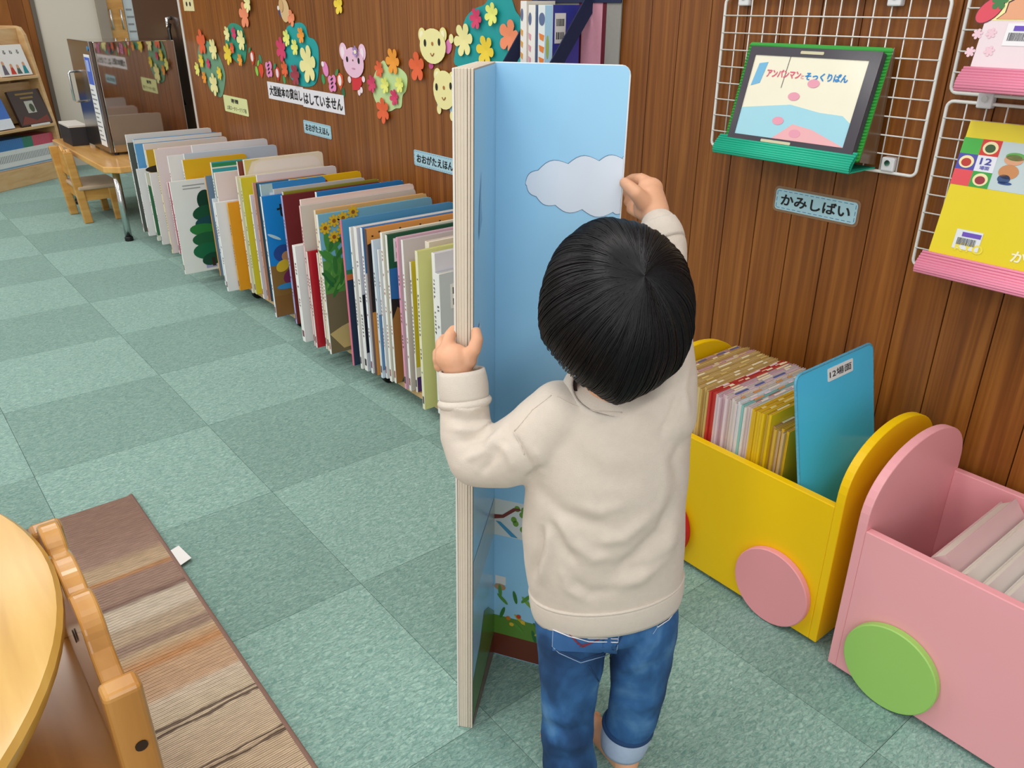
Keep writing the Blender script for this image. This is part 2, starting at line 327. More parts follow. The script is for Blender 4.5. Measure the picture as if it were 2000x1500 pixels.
for k in range(2): sheet('title_strip', pl, rect(0.06+0.03*k, 0.23-0.02*k, 0.215-0.028*k, 0.228-0.028*k), paper('8F7442'), r, 0.0008)
MB().obox(BS.P(0.41, 0.405, 0.02), BS.s*0.17, BS.t*0.012, BS.n*-0.012).build('label_card', M_WHITE, r)
r, pl = rack_book(-0.02, 0.27, 0.412, 0.63, 0.0, 0.07, 0.014, gloss('3B6FC4'), 'picture_book', 'bright blue book with a white lower band beside the brown hardcover')
r['label'] = 'bright blue book with a white lower band beside the brown hardcover'
sheet('cover_band', pl, rect(0.0, 0.29, 0.0, 0.07), paper('DFE6EE'), r, 0.0008)
ORD = 'first second third fourth fifth sixth seventh eighth ninth tenth eleventh twelfth thirteenth fourteenth fifteenth sixteenth seventeenth eighteenth nineteenth twentieth'.split()
def ordinal(n): return ORD[n-1] if n <= 20 else (('twenty-', 'thirty-', 'forty-', 'fifty-')[n//10-2]+ORD[n % 10-1] if n % 10 else ('thirtieth', 'fortieth', 'fiftieth')[n//10-3])
a = -0.01; k = 0; cnt = {}; sc = ['3E79C0']*5+['2F6FB4']*8+['3C86B8']*3+['2E8068']*6+['CF5770']*24
G = 'series paperbacks on the rack\'s bottom shelf'
while a < 0.62:
    c = '3A7CBF' if a < 0.33 else ('2F8168' if a < 0.42 else 'CE5268')
    cnt[c] = cnt.get(c, 0)+1
    r = MB().obox(BS.P(a, 0.13, -0.20), BS.s*0.0145, BS.t*0.205, BS.n*0.165)
    r = tag(r.build('paperback', gloss('E4E6E6'), None, bevel=0.0015), {'3A7CBF': 'blue topped white series paperback on the bottom shelf', '2F8168': 'green topped white series paperback on the bottom shelf', 'CE5268': 'pink topped white series paperback on the bottom shelf'}[c]+', '+ordinal(cnt[c])+' of its colour from the left', 'book', G)
    MB().obox(BS.P(a+0.0002, 0.262, -0.199), BS.s*0.0141, BS.t*0.0735, BS.n*0.1645).build('spine_top', gloss(c), r)
    MB().obox(BS.P(a+0.004, 0.18, -0.035), BS.s*0.006, BS.t*0.05, BS.n*0.0006).build('spine_title', paper('8D9298'), r)
    MB().obox(BS.P(a+0.0002, 0.135, -0.035), BS.s*0.0141, BS.t*0.012, BS.n*0.0005).build('spine_band', paper('7BA7C4'), r)
    a += 0.0152
# ------------------------------------------------------------------ low table with the stainless cabinet
tb = thing('low_table', 'long beech reading table with chrome legs under the steel cabinet', 'table', (0.7, 0.6, 0))
MB().prism([(0.46, -0.065), (0.99, -0.065), (0.99, 1.27), (0.41, 1.27), (0.39, 1.25), (0.39, -0.0)], (0, 0, 0.385), (1, 0, 0), (0, 1, 0), (0, 0, 1), 0.035).build('table_top', M_BEECH_H, tb, bevel=0.006, seg=3)
for lx, ly in ((0.449, 0.0), (0.449, 1.2), (0.95, 0.02), (0.95, 1.2)):
    l = MB().lathe([(0.019, 0.02), (0.019, 0.386)], (lx, ly, 0), (0, 0, 1), 16).build('table_leg', M_CHROME, tb, smooth=True)
    MB().lathe([(0.021, 0.0), (0.023, 0.004), (0.023, 0.02), (0.019, 0.024)], (lx, ly, 0), (0, 0, 1), 16).build('foot_cap', M_BLACK, l)
M_STEEL = mat('BDB6AE', 0.035, 0.04, 2, metal=1.0)
M_STEELB = mat('8E8C8C', 0.2, 0.05, 30, metal=1.0, stretch=(1, 1, 40))
cb = thing('steel_cabinet', 'mirror-polished stainless book cabinet standing on the beech table', 'cabinet', (0.755, 0.585, 0.42))
MB().box(0.545, 0.99, 0.34, 0.83, 0.435, 1.035).build('cabinet_body', M_STEEL, cb, bevel=0.004)
dr = MB().box(0.521, 0.543, 0.338, 0.835, 0.437, 1.037).build('cabinet_door', M_STEELB, cb, bevel=0.003)
MB().tube([(0.521, 0.77, 0.86), (0.488, 0.77, 0.86), (0.478, 0.77, 0.85), (0.478, 0.77, 0.70), (0.488, 0.77, 0.69), (0.521, 0.77, 0.69)], 0.007, 10).build('door_handle', M_CHROME, dr, smooth=True)
PS = Plane((0.521, 0.338, 0.437), (0, -1, 0), (0, 0, 1), (-1, 0, 0))
lb = sheet('instruction_label', PS, rect(-0.16, -0.03, 0.03, 0.53), paper('E9E9EA'), dr, 0.0005)
sheet('label_picture', PS, rect(-0.152, -0.038, 0.37, 0.515), paper('4A68C8'), lb, 0.0012); sheet('label_picture', PS, rect(-0.135, -0.075, 0.44, 0.50), paper('9FB2E8'), lb, 0.0018)
mbx = MB()
for k in range(12): mbx.prism(rect(-0.15, -0.05-0.02*(k % 3), 0.06+k*0.025, 0.068+k*0.025), PS.P(0, 0, 0.0012), PS.s, PS.t, PS.n, 0.0005)
o = mbx.build('label_lines', paper('8A8F98'), lb); o['kind'] = 'stuff'
MB().lathe([(0.012, 0), (0.012, 0.006)], (0.522, 0.365, 1.0), (-1, 0, 0), 14).build('magnet_dot', gloss('2C86C0'), dr)
for fx, fy in ((0.56, 0.36), (0.97, 0.36), (0.56, 0.81), (0.97, 0.81)): MB().lathe([(0.012, 0.42), (0.012, 0.436)], (fx, fy, 0), (0, 0, 1), 10).build('foot', M_BLACK, cb)
bb = thing('black_box', 'small black box beside the cabinet door on the beech table', 'box', (0.47, 1.0, 0.42))
MB().box(0.43, 0.53, 0.86, 1.12, 0.42, 0.53).build('box_body', mat('2B2A2E', 0.5), bb, bevel=0.004); MB().box(0.427, 0.533, 0.857, 1.123, 0.53, 0.545).build('lid', mat('D9D4CC', 0.5), bb, bevel=0.003)
# ------------------------------------------------------------------ small child's chair at the table
ch = thing('child_chair', 'small beech child chair tucked under the far table', 'chair', (0.46, 0.74, 0))
for (bx, by) in ((0.372, 0.585), (0.358, 0.895)): MB().obox((bx-0.024, by-0.016, 0), (0.05, 0, 0), (0, 0.032, 0), (-0.035, 0, 0.43)).build('back_post', M_BEECH, ch, bevel=0.006)
for (bx, by) in ((0.55, 0.588), (0.55, 0.89)): MB().obox((bx-0.02, by-0.014, 0), (0.04, 0, 0), (0, 0.028, 0), (-0.01, 0, 0.20)).build('front_leg', M_BEECH, ch, bevel=0.005)
MB().box(0.35, 0.60, 0.565, 0.915, 0.2, 0.225).build('seat', mat('C9B199', 0.35, 0.05), ch, bevel=0.008); MB().box(0.36, 0.375, 0.6, 0.88, 0.14, 0.2).build('seat_rail', M_BEECH, ch); MB().box(0.37, 0.55, 0.58, 0.595, 0.135, 0.2).build('seat_rail', M_BEECH, ch)
prof = [(0.60, 0.27), (0.88, 0.27), (0.88, 0.41), (0.83, 0.44), (0.78, 0.41), (0.74, 0.425), (0.70, 0.41), (0.65, 0.44), (0.60, 0.41)]
MB().prism(prof, (0.345, 0, 0), (0, 1, 0), (0, 0, 1), (1, 0, 0), 0.02).build('backrest', M_BEECH, ch, bevel=0.004)
# ------------------------------------------------------------------ rug, round table, bear chair in the foreground
def rug_mat():
    m = bpy.data.materials.new('procedural_rug'); m.use_nodes = True; nt = m.node_tree; L = nt.links.new; b = nt.nodes['Principled BSDF']; b.inputs['Roughness'].default_value = 0.95; b.inputs['Specular IOR Level'].default_value = 0.05
    g = nt.nodes.new('ShaderNodeNewGeometry'); sp = nt.nodes.new('ShaderNodeSeparateXYZ'); L(g.outputs['Position'], sp.inputs[0])
    n = nt.nodes.new('ShaderNodeTexNoise'); n.inputs['Scale'].default_value = 16; n.inputs['Detail'].default_value = 6; mp = nt.nodes.new('ShaderNodeMapping'); mp.inputs['Scale'].default_value = (1, 4, 1); L(g.outputs['Position'], mp.inputs[0]); L(mp.outputs[0], n.inputs['Vector'])
    ma = nt.nodes.new('ShaderNodeMath'); ma.operation = 'MULTIPLY_ADD'; ma.inputs[1].default_value = 0.022; L(n.outputs['Fac'], ma.inputs[0]); L(sp.outputs['Y'], ma.inputs[2])
    mr = nt.nodes.new('ShaderNodeMapRange'); mr.inputs[1].default_value = -2.775; mr.inputs[2].default_value = -4.175; L(ma.outputs[0], mr.inputs[0])
    r = nt.nodes.new('ShaderNodeValToRGB'); r.color_ramp.interpolation = 'LINEAR'; e = r.color_ramp.elements
    # distance along the rug (m) -> colour
    st = [(0.0, (0.59, 0.48, 0.425)), (0.17, (0.62, 0.505, 0.45)), (0.27, (0.66, 0.545, 0.49)), (0.30, (0.76, 0.66, 0.54)), (0.345, (0.79, 0.69, 0.57)), (0.355, (0.76, 0.56, 0.39)), (0.37, (0.66, 0.545, 0.49)), (0.44, (0.67, 0.555, 0.495)), (0.46, (0.54, 0.43, 0.395)), (0.475, (0.85, 0.79, 0.71)), (0.53, (0.86, 0.80, 0.72)), (0.55, (0.75, 0.67, 0.58)), (0.59, (0.79, 0.70, 0.59)), (0.605, (0.65, 0.55, 0.49)), (0.63, (0.67, 0.57, 0.50)), (0.64, (0.81, 0.71, 0.585)), (0.685, (0.80, 0.58, 0.40)), (0.705, (0.81, 0.67, 0.54)), (0.78, (0.82, 0.68, 0.555)), (0.795, (0.86, 0.79, 0.70)), (0.85, (0.84, 0.77, 0.66)), (0.92, (0.83, 0.745, 0.64)), (1.04, (0.815, 0.72, 0.60)), (1.3, (0.82, 0.73, 0.62))]
    while len(e) > 1: e.remove(e[-1])
    e[0].position = 0; e[0].color = lin(st[0][1])+(1,)
    for p, c in st[1:]:
        q = e.new(p/1.4); q.color = lin(c)+(1,)
    L(mr.outputs[0], r.inputs[0])
    cur = r.outputs[0]
    # thin dark double yarn lines
    for yy in (0.868, 0.882, 0.995, 1.008, 1.16):
        s1 = nt.nodes.new('ShaderNodeMath'); s1.operation = 'SUBTRACT'; s1.inputs[1].default_value = yy/1.4; L(mr.outputs[0], s1.inputs[0])
        s2 = nt.nodes.new('ShaderNodeMath'); s2.operation = 'ABSOLUTE'; L(s1.outputs[0], s2.inputs[0])
        s3 = nt.nodes.new('ShaderNodeMapRange'); s3.inputs[1].default_value = 0.0014; s3.inputs[2].default_value = 0.0030; s3.inputs[3].default_value = 0.85; s3.inputs[4].default_value = 0; L(s2.outputs[0], s3.inputs[0])
        mx = nt.nodes.new('ShaderNodeMix'); mx.data_type = 'RGBA'; mx.inputs[7].default_value = lin('5A4840')+(1,); L(s3.outputs[0], mx.inputs[0]); L(cur, mx.inputs[6]); cur = mx.outputs[2]
    # yarn streaks in colour
    ns = nt.nodes.new('ShaderNodeTexNoise'); ns.inputs['Scale'].default_value = 14; ns.inputs['Detail'].default_value = 5; mp2 = nt.nodes.new('ShaderNodeMapping'); mp2.inputs['Scale'].default_value = (2.4, 15, 1); L(g.outputs['Position'], mp2.inputs[0]); L(mp2.outputs[0], ns.inputs['Vector'])
    hs = nt.nodes.new('ShaderNodeHueSaturation'); m3 = nt.nodes.new('ShaderNodeMapRange'); m3.inputs[1].default_value = 0.3; m3.inputs[2].default_value = 0.7; m3.inputs[3].default_value = 1.06; m3.inputs[4].default_value = 1.48; L(ns.outputs['Fac'], m3.inputs[0]); L(m3.outputs[0], hs.inputs['Value']); L(cur, hs.inputs['Color']); L(hs.outputs[0], b.inputs['Base Color'])
    # woven ribs
    w = nt.nodes.new('ShaderNodeTexWave'); w.bands_direction = 'Y'; w.inputs['Scale'].default_value = 34; w.inputs['Distortion'].default_value = 1.0; w.inputs['Detail'].default_value = 3; L(g.outputs['Position'], w.inputs['Vector'])
    bp = nt.nodes.new('ShaderNodeBump'); bp.inputs['Strength'].default_value = 1.0; bp.inputs['Distance'].default_value = 0.008; L(w.outputs['Fac'], bp.inputs['Height']); L(bp.outputs[0], b.inputs['Normal'])
    return m
rg = thing('striped_rug', 'woven brown and beige striped rug lying under the round table', 'rug', (-1.2, -3.6, 0))
MB().box(-2.3, -0.3165, -4.9, -2.79, 0.0005, 0.012).build('weave', rug_mat(), rg, bevel=0.003)
MB().tube([(-0.315, -2.787, 0.007), (-0.315, -4.9, 0.007)], 0.0062, 8).build('bound_edge', mat('8A6C60', 0.9, 0.1, 60), rg, smooth=True)
q = [onZ(u, v, 0.009) for u, v in ((331, 1077), (349, 1066), (374, 1090), (349, 1107))]
MB().add([tuple(p) for p in q]+[(p.x, p.y, p.z+0.001) for p in q], [(3, 2, 1, 0), (4, 5, 6, 7), (0, 1, 5, 4), (1, 2, 6, 5), (2, 3, 7, 6), (3, 0, 4, 7)]).build('care_tag', paper('E8E8E6'), rg)
rt = thing('round_table', 'round honey-coloured beech table with a thick rounded edge', 'table', (-1.161, -3.75, 0.012))
pf = [(0.0, 0.462), (0.545, 0.462), (0.560, 0.468), (0.567, 0.482), (0.5665, 0.492), (0.560, 0.499), (0.550, 0.5), (0.0, 0.5)]
M_TOP = ramp_mat('table_top_wood', [(0.3, 'C3943F'), (0.5, 'D2A54F'), (0.7, 'DCB462')], (11, 1.0, 1), 1.8, 0.25, 0.01, coat=0.3, distort=0.3)
MB().lathe([(0.001, h) if r == 0 else (r, h) for r, h in pf], (-1.161, -3.75, 0), (0, 0, 1), 96).build('table_top', M_TOP, rt, smooth=True).modifiers.new('e', 'EDGE_SPLIT').split_angle = 0.6
for a in (40, 130, 220, 310): MB().lathe([(0.03, 0.013), (0.035, 0.462)], (-1.161+0.4*math.cos(math.radians(a)), -3.75+0.4*math.sin(math.radians(a)), 0), (0, 0, 1), 16).build('table_leg', M_BEECH, rt, smooth=True)
M_HON = ramp_mat('honey_wood', [(0.3, 'B07A38'), (0.5, 'BE8843'), (0.72, 'C99652')], (7, 1.1, 7), 2.0, 0.22, 0.02, coat=0.5, rnd=0.04)
M_HONP = ramp_mat('honey_post', [(0.3, 'B07A38'), (0.5, 'BE8843'), (0.72, 'C99652')], (7, 7, 1.1), 2.0, 0.22, 0.02, coat=0.5, rnd=0.04)
bc = thing('bear_chair', 'honey wood child chair with a bear-ear backrest at the round table', 'chair', (-0.72, -3.79, 0.012))
for yy in (-4.0, -3.565): MB().box(-0.603, -0.555, yy-0.018, yy+0.018, 0.0125, 0.455).build('back_post', M_HONP, bc, bevel=0.008, seg=3)
out = [(-3.58, 0.25), (-3.58, 0.40)]
for cy, cz, rr, a0, a1 in ((-3.648, 0.452, 0.047, 20, 150), (-3.755, 0.375, 0.118, 62, 118), (-3.862, 0.452, 0.05, 30, 165)):
    out += [(cy+rr*math.cos(math.radians(a0+(a1-a0)*i/14)), cz+rr*math.sin(math.radians(a0+(a1-a0)*i/14))) for i in range(15)]
out += [(-3.918, 0.45), (-3.94, 0.435), (-3.955, 0.43), (-3.97, 0.432), (-3.985, 0.42), (-3.985, 0.25)]
br = MB().prism(out, (-0.595, 0, 0), (0, 1, 0), (0, 0, 1), (1, 0, 0), 0.03).build('backrest', M_HON, bc, bevel=0.005, seg=3)
PB = Plane((-0.595, 0, 0), (0, 1, 0), (0, 0, 1), (-1, 0, 0))
for cy in (-3.71, -3.80): sheet('bear_eye', PB, oval(cy, 0.40, 0.008, 0.011), INK, br, 0.0005)
sheet('bear_nose', PB, oval(-3.755, 0.365, 0.013, 0.009), INK, br, 0.0005)
MB().box(-0.90, -0.56, -3.985, -3.58, 0.215, 0.24).build('seat', M_HON, bc, bevel=0.006)
for yy in (-3.985, -3.6): MB().box(-0.89, -0.85, yy, yy+0.03, 0.0125, 0.216).build('front_leg', M_HONP, bc, bevel=0.005)
for yy in (-3.99, -3.59): MB().box(-0.85, -0.603, yy, yy+0.018, 0.15, 0.216).build('side_rail', M_HON, bc, bevel=0.003)
MB().lathe([(0.008, 0), (0.008, 0.002)], (-0.575, -4.018, 0.36), (0, -1, 0), 12).build('bolt', mat('2A1D12', 0.4), bc)
# ================================================================== the row of big books on its low trolley
tr = thing('book_trolley', 'long low plywood book trolley on black casters along the panelled wall', 'trolley', (0.79, -1.6, 0))
MB().box(0.588, 1.0, -3.12, -0.075, 0.05, 0.0695).build('deck', M_BIRCH, tr, bevel=0.002)
MB().box(0.975, 0.995, -3.12, -0.075, 0.07, 0.14).build('back_rail', M_BIRCH, tr, bevel=0.002)
for yy in (-3.0, -2.58, -1.87, -1.41, -0.8, -0.2):
    for xx in (0.625, 0.95):
        c = MB().lathe([(0.022, -0.012), (0.024, -0.008), (0.024, 0.008), (0.022, 0.012)], (xx, yy, 0.0245), (0, 1, 0), 18).build('caster_wheel', M_BLACK, tr, smooth=False)
        MB().box(xx-0.02, xx+0.02, yy-0.02, yy+0.02, 0.0375, 0.05).build('caster_plate', mat('232326', 0.4), c)
# near -> far: y of the cover facing the camera, front x, top z, thickness, cover, spine, label words; back x
BK = [
 (-3.045, 0.552, 0.530, 0.020, 'C9D2D4', 'E9EAE8', 'pale grey-blue big book with a barcode label, behind the raised hand', 0.95),
 (-3.020, 0.556, 0.585, 0.016, 'DDDDE6', 'EFEDEA', 'lavender-white big book just behind the barcode one', 0.97),
 (-2.962, 0.535, 0.582, 0.013, 'D9D98E', 'E9E6C4', 'pale yellow big book jutting out near the child\'s left sleeve', 0.93),
 (-2.925, 0.600, 0.590, 0.022, 'DCCFC0', 'E6DCCB', 'cream big book with rounded top edge behind the pale yellow one', 0.97),
 (-2.842, 0.584, 0.513, 0.008, 'CDBB2E', 'ECEAE4', 'shorter mustard yellow big book with a purple lower band', 0.90),
 (-2.819, 0.574, 0.578, 0.011, 'CFC6C8', 'EFECEA', 'white big book with pink spine lettering and grey-pink cover', 0.97),
 (-2.798, 0.569, 0.582, 0.011, 'D9B7C6', 'DE9DB8', 'big book with a pink upper spine beside the white one', 0.97),
 (-2.738, 0.566, 0.578, 0.011, '1F5A3C', 'EDEBE6', 'dark green and brown big book showing a barcode label', 0.97),
 (-2.718, 0.561, 0.582, 0.012, 'EAE6D6', 'F0EEEA', 'ivory big book with white spine behind the green one', 0.97),
 (-2.686, 0.562, 0.521, 0.008, 'DDE3EA', 'EEEEEE', 'low thin white big book between the ivory and bluish ones', 0.92),
 (-2.674, 0.552, 0.550, 0.012, 'C4D3E4', 'D5DEE8', 'bluish white big book with a plain spine', 0.93),
 (-2.640, 0.548, 0.580, 0.013, 'D8944A', '5B4A50', 'orange big book with small dark dots along the top', 0.97),
 (-2.620, 0.545, 0.580, 0.012, '3D7FC2', 'E8ECF0', 'big book with blue cover corner and white spine', 0.95),
 (-2.592, 0.540, 0.577, 0.020, 'D4D3D8', 'E9E7E6', 'grey-white big book with a pink strip on the cover', 0.97),
 (-2.562, 0.535, 0.572, 0.010, 'E5E2DE', 'EDECEA', 'thin white big book beside the pink-striped one', 0.97),
 (-2.520, 0.526, 0.589, 0.011, '4E93BE', 'D8708A', 'sky blue and navy big book with a pink spine', 0.97),
 (-2.378, 0.511, 0.582, 0.012, '7FB7CE', 'EDE9E2', 'big book with yellow flowers and green leaves on the cover', 0.97),
 (-2.345, 0.520, 0.590, 0.012, 'E2B373', 'EAD9BE', 'tan-orange topped big book right behind the flower one', 0.97),
 (-2.322, 0.522, 0.436, 0.008, '5F7A4E', 'EFEDE4', 'low green and white big book beside the red one', 0.86),
 (-2.288, 0.499, 0.436, 0.009, 'BF2230', 'E9E4E0', 'low bright red big book in the middle of the row', 0.86),
 (-2.268, 0.502, 0.594, 0.010, 'D3CEC8', 'E9C4C0', 'pale grey big book with rosy spine behind the red one', 0.97),
 (-2.210, 0.490, 0.441, 0.024, 'E3E3E4', 'ECECEA', 'thick low white big book jutting from the row', 0.86),
 (-2.257, 0.511, 0.612, 0.010, 'E8D3CC', 'EBDAD2', 'rose-white big book showing only its upper corner', 0.97),
 (-2.184, 0.606, 0.614, 0.012, '1F78B8', 'E6EAEC', 'tall strong blue big book rising behind the rose-white one', 0.97),
 (-2.014, 0.547, 0.581, 0.012, '7A2A26', 'A9A6D2', 'maroon big book with lavender spine', 0.97),
 (-1.998, 0.560, 0.590, 0.012, '8F8A2C', 'D5D0C2', 'olive green topped big book behind the maroon one', 0.97),
 (-1.877, 0.575, 0.578, 0.012, 'C9C6C6', 'D6D6DA', 'light grey big book just beyond the vivid blue one', 0.97),
 (-1.892, 0.515, 0.560, 0.011, '1A86DC', 'EDEDEE', 'vivid blue big book with a boy in a cap on the cover', 0.80),
 (-1.862, 0.530, 0.600, 0.010, '3A8BD0', 'C8D8DC', 'pale teal and blue big book behind the vivid blue one', 0.80),
 (-1.848, 0.657, 0.600, 0.012, 'E5B718', 'E9DFC0', 'golden yellow big book with a red arc rising at the back', 0.97),
 (-1.694, 0.581, 0.572, 0.009, '3C6F8C', '22262C', 'dark teal big book with black spine', 0.90),
 (-1.668, 0.576, 0.571, 0.009, 'D79A80', 'D9A58C', 'salmon pink thin big book', 0.90),
 (-1.642, 0.568, 0.518, 0.010, 'DCD6DC', 'EFEDEA', 'thin white big book with tightly lettered spine near the salmon one', 0.88),
 (-1.627, 0.612, 0.591, 0.010, 'DFDBE0', 'E8E6E8', 'tall lilac-white big book beyond the lettered thin one', 0.97),
 (-1.562, 0.567, 0.573, 0.014, 'D6C72C', 'CFD3A0', 'lemon yellow big book with pale green spine', 0.72),
 (-1.536, 0.561, 0.577, 0.012, 'E8E0C6', 'EBE3CF', 'cream spined big book beside the lemon yellow one', 0.97),
 (-1.508, 0.612, 0.636, 0.014, 'E9DFC9', 'E9E2CF', 'tall ivory big book with a yellow rounded border', 0.97),
 (-1.484, 0.592, 0.628, 0.010, '7C3A2E', 'E4DDD6', 'brown covered big book showing a narrow upper strip', 0.66),
 (-1.468, 0.531, 0.460, 0.012, 'E39A1C', 'E9B04C', 'low orange big book halfway along the row', 0.86),
 (-1.450, 0.485, 0.464, 0.016, 'E6E6E8', 'EDEDEE', 'low white big book jutting out beside the orange one', 0.84),
 (-1.385, 0.525, 0.574, 0.016, 'E6D6D0', 'EADFD6', 'blush white big book with a blank upper panel', 0.68),
 (-1.358, 0.508, 0.462, 0.010, 'CFD9E0', 'E8EEF2', 'thin low white-blue big book before the orange-brown one', 0.84),
 (-1.325, 0.536, 0.608, 0.012, '3FA3AC', 'E9E6E0', 'turquoise and green topped big book', 0.72),
 (-1.203, 0.542, 0.532, 0.010, '7E8FA8', 'D89A50', 'big book with an orange-brown spine and grey-blue cover', 0.86),
 (-1.078, 0.421, 0.501, 0.012, 'E9E7E2', 'EFEDE8', 'white big book with a big dark green leafy picture', 0.80),
 (-1.045, 0.503, 0.584, 0.012, 'E3B01C', 'EBE3CF', 'mustard gold big book rising behind the green picture one', 0.80),
 (-1.010, 0.525, 0.605, 0.012, 'BFCDDC', 'E5E5E6', 'pale blue-grey big book rising behind the gold one', 0.97),
 (-0.955, 0.468, 0.594, 0.012, 'E4E2E2', 'EDEAEA', 'white big book with a lettered slip near the gold one', 0.86),
 (-0.905, 0.600, 0.622, 0.014, 'DCDADC', 'E0DFE0', 'light grey big book at the back near the sign', 0.97),
 (-0.714, 0.514, 0.432, 0.010, 'DDB9C8', 'E9E2DC', 'low pale pink big book with a magenta line', 0.84),
 (-0.682, 0.489, 0.587, 0.014, 'E3D3D2', 'EBDCB0', 'rosy white big book with cream yellow spine', 0.97),
 (-0.640, 0.522, 0.584, 0.014, 'E6D6D4', 'E8DEDA', 'shell pink big book beyond the rosy white one', 0.97),
 (-0.480, 0.502, 0.443, 0.012, 'E4E2E2', 'EEECEA', 'low white big book with two small dark marks', 0.84),
 (-0.440, 0.513, 0.552, 0.012, 'C9A226', 'EAE4CC', 'ochre big book with a white spine near the far end', 0.86),
 (-0.385, 0.506, 0.430, 0.012, 'DDE3DA', 'EDEBE6', 'low white big book with a green streak on its spine', 0.84),
 (-0.345, 0.533, 0.568, 0.014, 'E4DEDC', 'E9E6E4', 'pearl white big book with a yellow speck on top', 0.97),
 (-0.252, 0.500, 0.431, 0.014, 'E6E6E6', 'EDEDEC', 'low plain white big book second from the far end front', 0.84),
 (-0.215, 0.521, 0.577, 0.012, '5FA3D6', 'CFE0EE', 'light blue cloudy big book near the far end', 0.97),
 (-0.142, 0.505, 0.552, 0.010, '5E6158', 'EBEAE4', 'grey-green big book at the far end with a white edge', 0.90),
 (-0.118, 0.511, 0.591, 0.014, 'E6E2DE', 'E9E8E8', 'white big book with a blue spine label, last of the row', 0.97),
]
BK.sort(key=lambda q: q[0])
BOOKS = {}
prev = None
for (yy, xf, zt, th, cc, sc, lab, xb) in BK:
    if prev is not None and yy < prev+0.0008: yy = prev+0.0008
    prev = yy+th
    b = thing('big_picture_book', lab, 'book', ((xf+xb)/2, yy+th/2, 0.07), 'big picture books on the trolley')
    z0 = 0.0705; cm, sm = gloss(cc), paper(sc)
    t2 = 0.0018
    PF = Plane((0, yy, 0), (1, 0, 0), (0, 0, 1), (0, -1, 0))
    # covers with rounded back corner at the top
    o = MB(); rr = 0.014
    poly = [(xf, z0), (xb, z0), (xb, zt-rr)]+[(xb-rr+rr*math.cos(a), zt-rr+rr*math.sin(a)) for a in (0.4, 0.8, 1.2)]+[(xb-rr, zt), (xf, zt)]
    o.prism(poly, (0, yy, 0), (1, 0, 0), (0, 0, 1), (0, 1, 0), t2).build('front_cover', cm, b)
    MB().prism(poly, (0, yy+th-t2, 0), (1, 0, 0), (0, 0, 1), (0, 1, 0), t2).build('back_cover', cm, b)
    sp = MB().box(xf-0.002, xf-0.0001, yy, yy+th, z0, zt).build('spine', sm, b, bevel=0.0007)
    MB().box(xf+0.001, xb-0.003, yy+t2+0.0001, yy+th-t2-0.0001, z0+0.002, zt-0.003).build('page_block', M_PAGE, b)
    BOOKS[lab] = (b, PF, xf, xb, zt, sp, yy, th)
    lum = sum(lin(sc))
    if th >= 0.008 and lum > 1.2:              # lettering down the spine: too small to read
        lt = MB(); z = zt-random.uniform(0.05, 0.12); tone = random.choice(('5A5560', '7A4A50', '46506A', '3C3C40', 'A0605A'))
        while z > z0+0.12:
            for k in range(2):
                a = yy+th*(0.28+0.25*k); lt.box(xf-0.0024, xf-0.002, a, a+th*random.uniform(0.1, 0.22), z-random.uniform(0.004, 0.009), z)
            z -= random.choice((0.012, 0.012, 0.013, 0.05))
        lt.box(xf-0.0024, xf-0.002, yy+th*0.2, yy+th*0.8, z0+0.02, z0+0.045)
        q = lt.build('spine_lettering', paper(tone), sp); q['kind'] = 'stuff'
def find(w): return next(v for k, v in BOOKS.items() if w in k)
def cov(w, poly, c, h=0.0004, name='cover_print'):
    b, PF, xf, xb, zt, sp, yy, th = find(w); return sheet(name, PF, [(xf+a, z) for a, z in poly], gloss(c), b, h, 0.0004)
def barcode(w, a0, z0):
    q = cov(w, rect(a0, a0+0.07, z0, z0+0.075), 'EDEDEA', 0.0008, 'barcode_label'); b, PF, xf, *_ = find(w); mb = MB()
    for row in (0, 1):
        x = a0+0.008
        while x < a0+0.06:
            w_ = random.uniform(0.0015, 0.004); mb.prism(rect(xf+x, xf+x+w_, z0+0.01+row*0.034, z0+0.03+row*0.034), PF.P(0, 0, 0.0012), PF.s, PF.t, PF.n, 0.0003); x += w_+random.uniform(0.001, 0.003)
    o = mb.build('barcode_bars', INK, q); o['kind'] = 'stuff'
barcode('pale grey-blue big book', 0.035, 0.42)
cov('shorter mustard', rect(0.0, 0.3, 0.072, 0.125), '4A2F7E'); cov('shorter mustard', rect(0.0, 0.3, 0.125, 0.16), 'E6E2DC')
cov('dark green and brown', rect(0, 0.4, 0.072, 0.36), 'A0713A'); cov('dark green and brown', rect(0.0, 0.03, 0.36, 0.47), '2F6FB0'); cov('dark green and brown', [(0.0, 0.30), (0.02, 0.34), (0.05, 0.32), (0.06, 0.36), (0.0, 0.37)], '23201E', 0.0008); cov('dark green and brown', [(0.02, 0.073), (0.07, 0.073), (0.05, 0.13)], '1F5A3C', 0.0008); barcode('dark green and brown', 0.02, 0.49)
for k in range(16): cov('orange big book', oval(0.02+0.026*k, 0.555+0.012*math.sin(k*2.1), 0.004, 0.003, 0, 8), '3A2416', 0.0008)
cov('orange big book', [(0.0, 0.30), (0.0, 0.53), (0.06, 0.545), (0.4, 0.54), (0.4, 0.30)], '2A2428')
cov('big book with blue cover corner', rect(0.0, 0.40, 0.072, 0.43), 'E3E6EA')
cov('grey-white big book with a pink', rect(0.012, 0.035, 0.37, 0.455), 'E58FB2'); cov('grey-white big book with a pink', rect(0.0, 0.035, 0.14, 0.35), '26262E')
cov('sky blue and navy', rect(0, 0.44, 0.072, 0.385), '24344E'); cov('sky blue and navy', rect(0, 0.44, 0.385, 0.405), 'C56A38'); cov('sky blue and navy', rect(0, 0.44, 0.405, 0.42), '2F7A58')
W_ = 'yellow flowers and green'
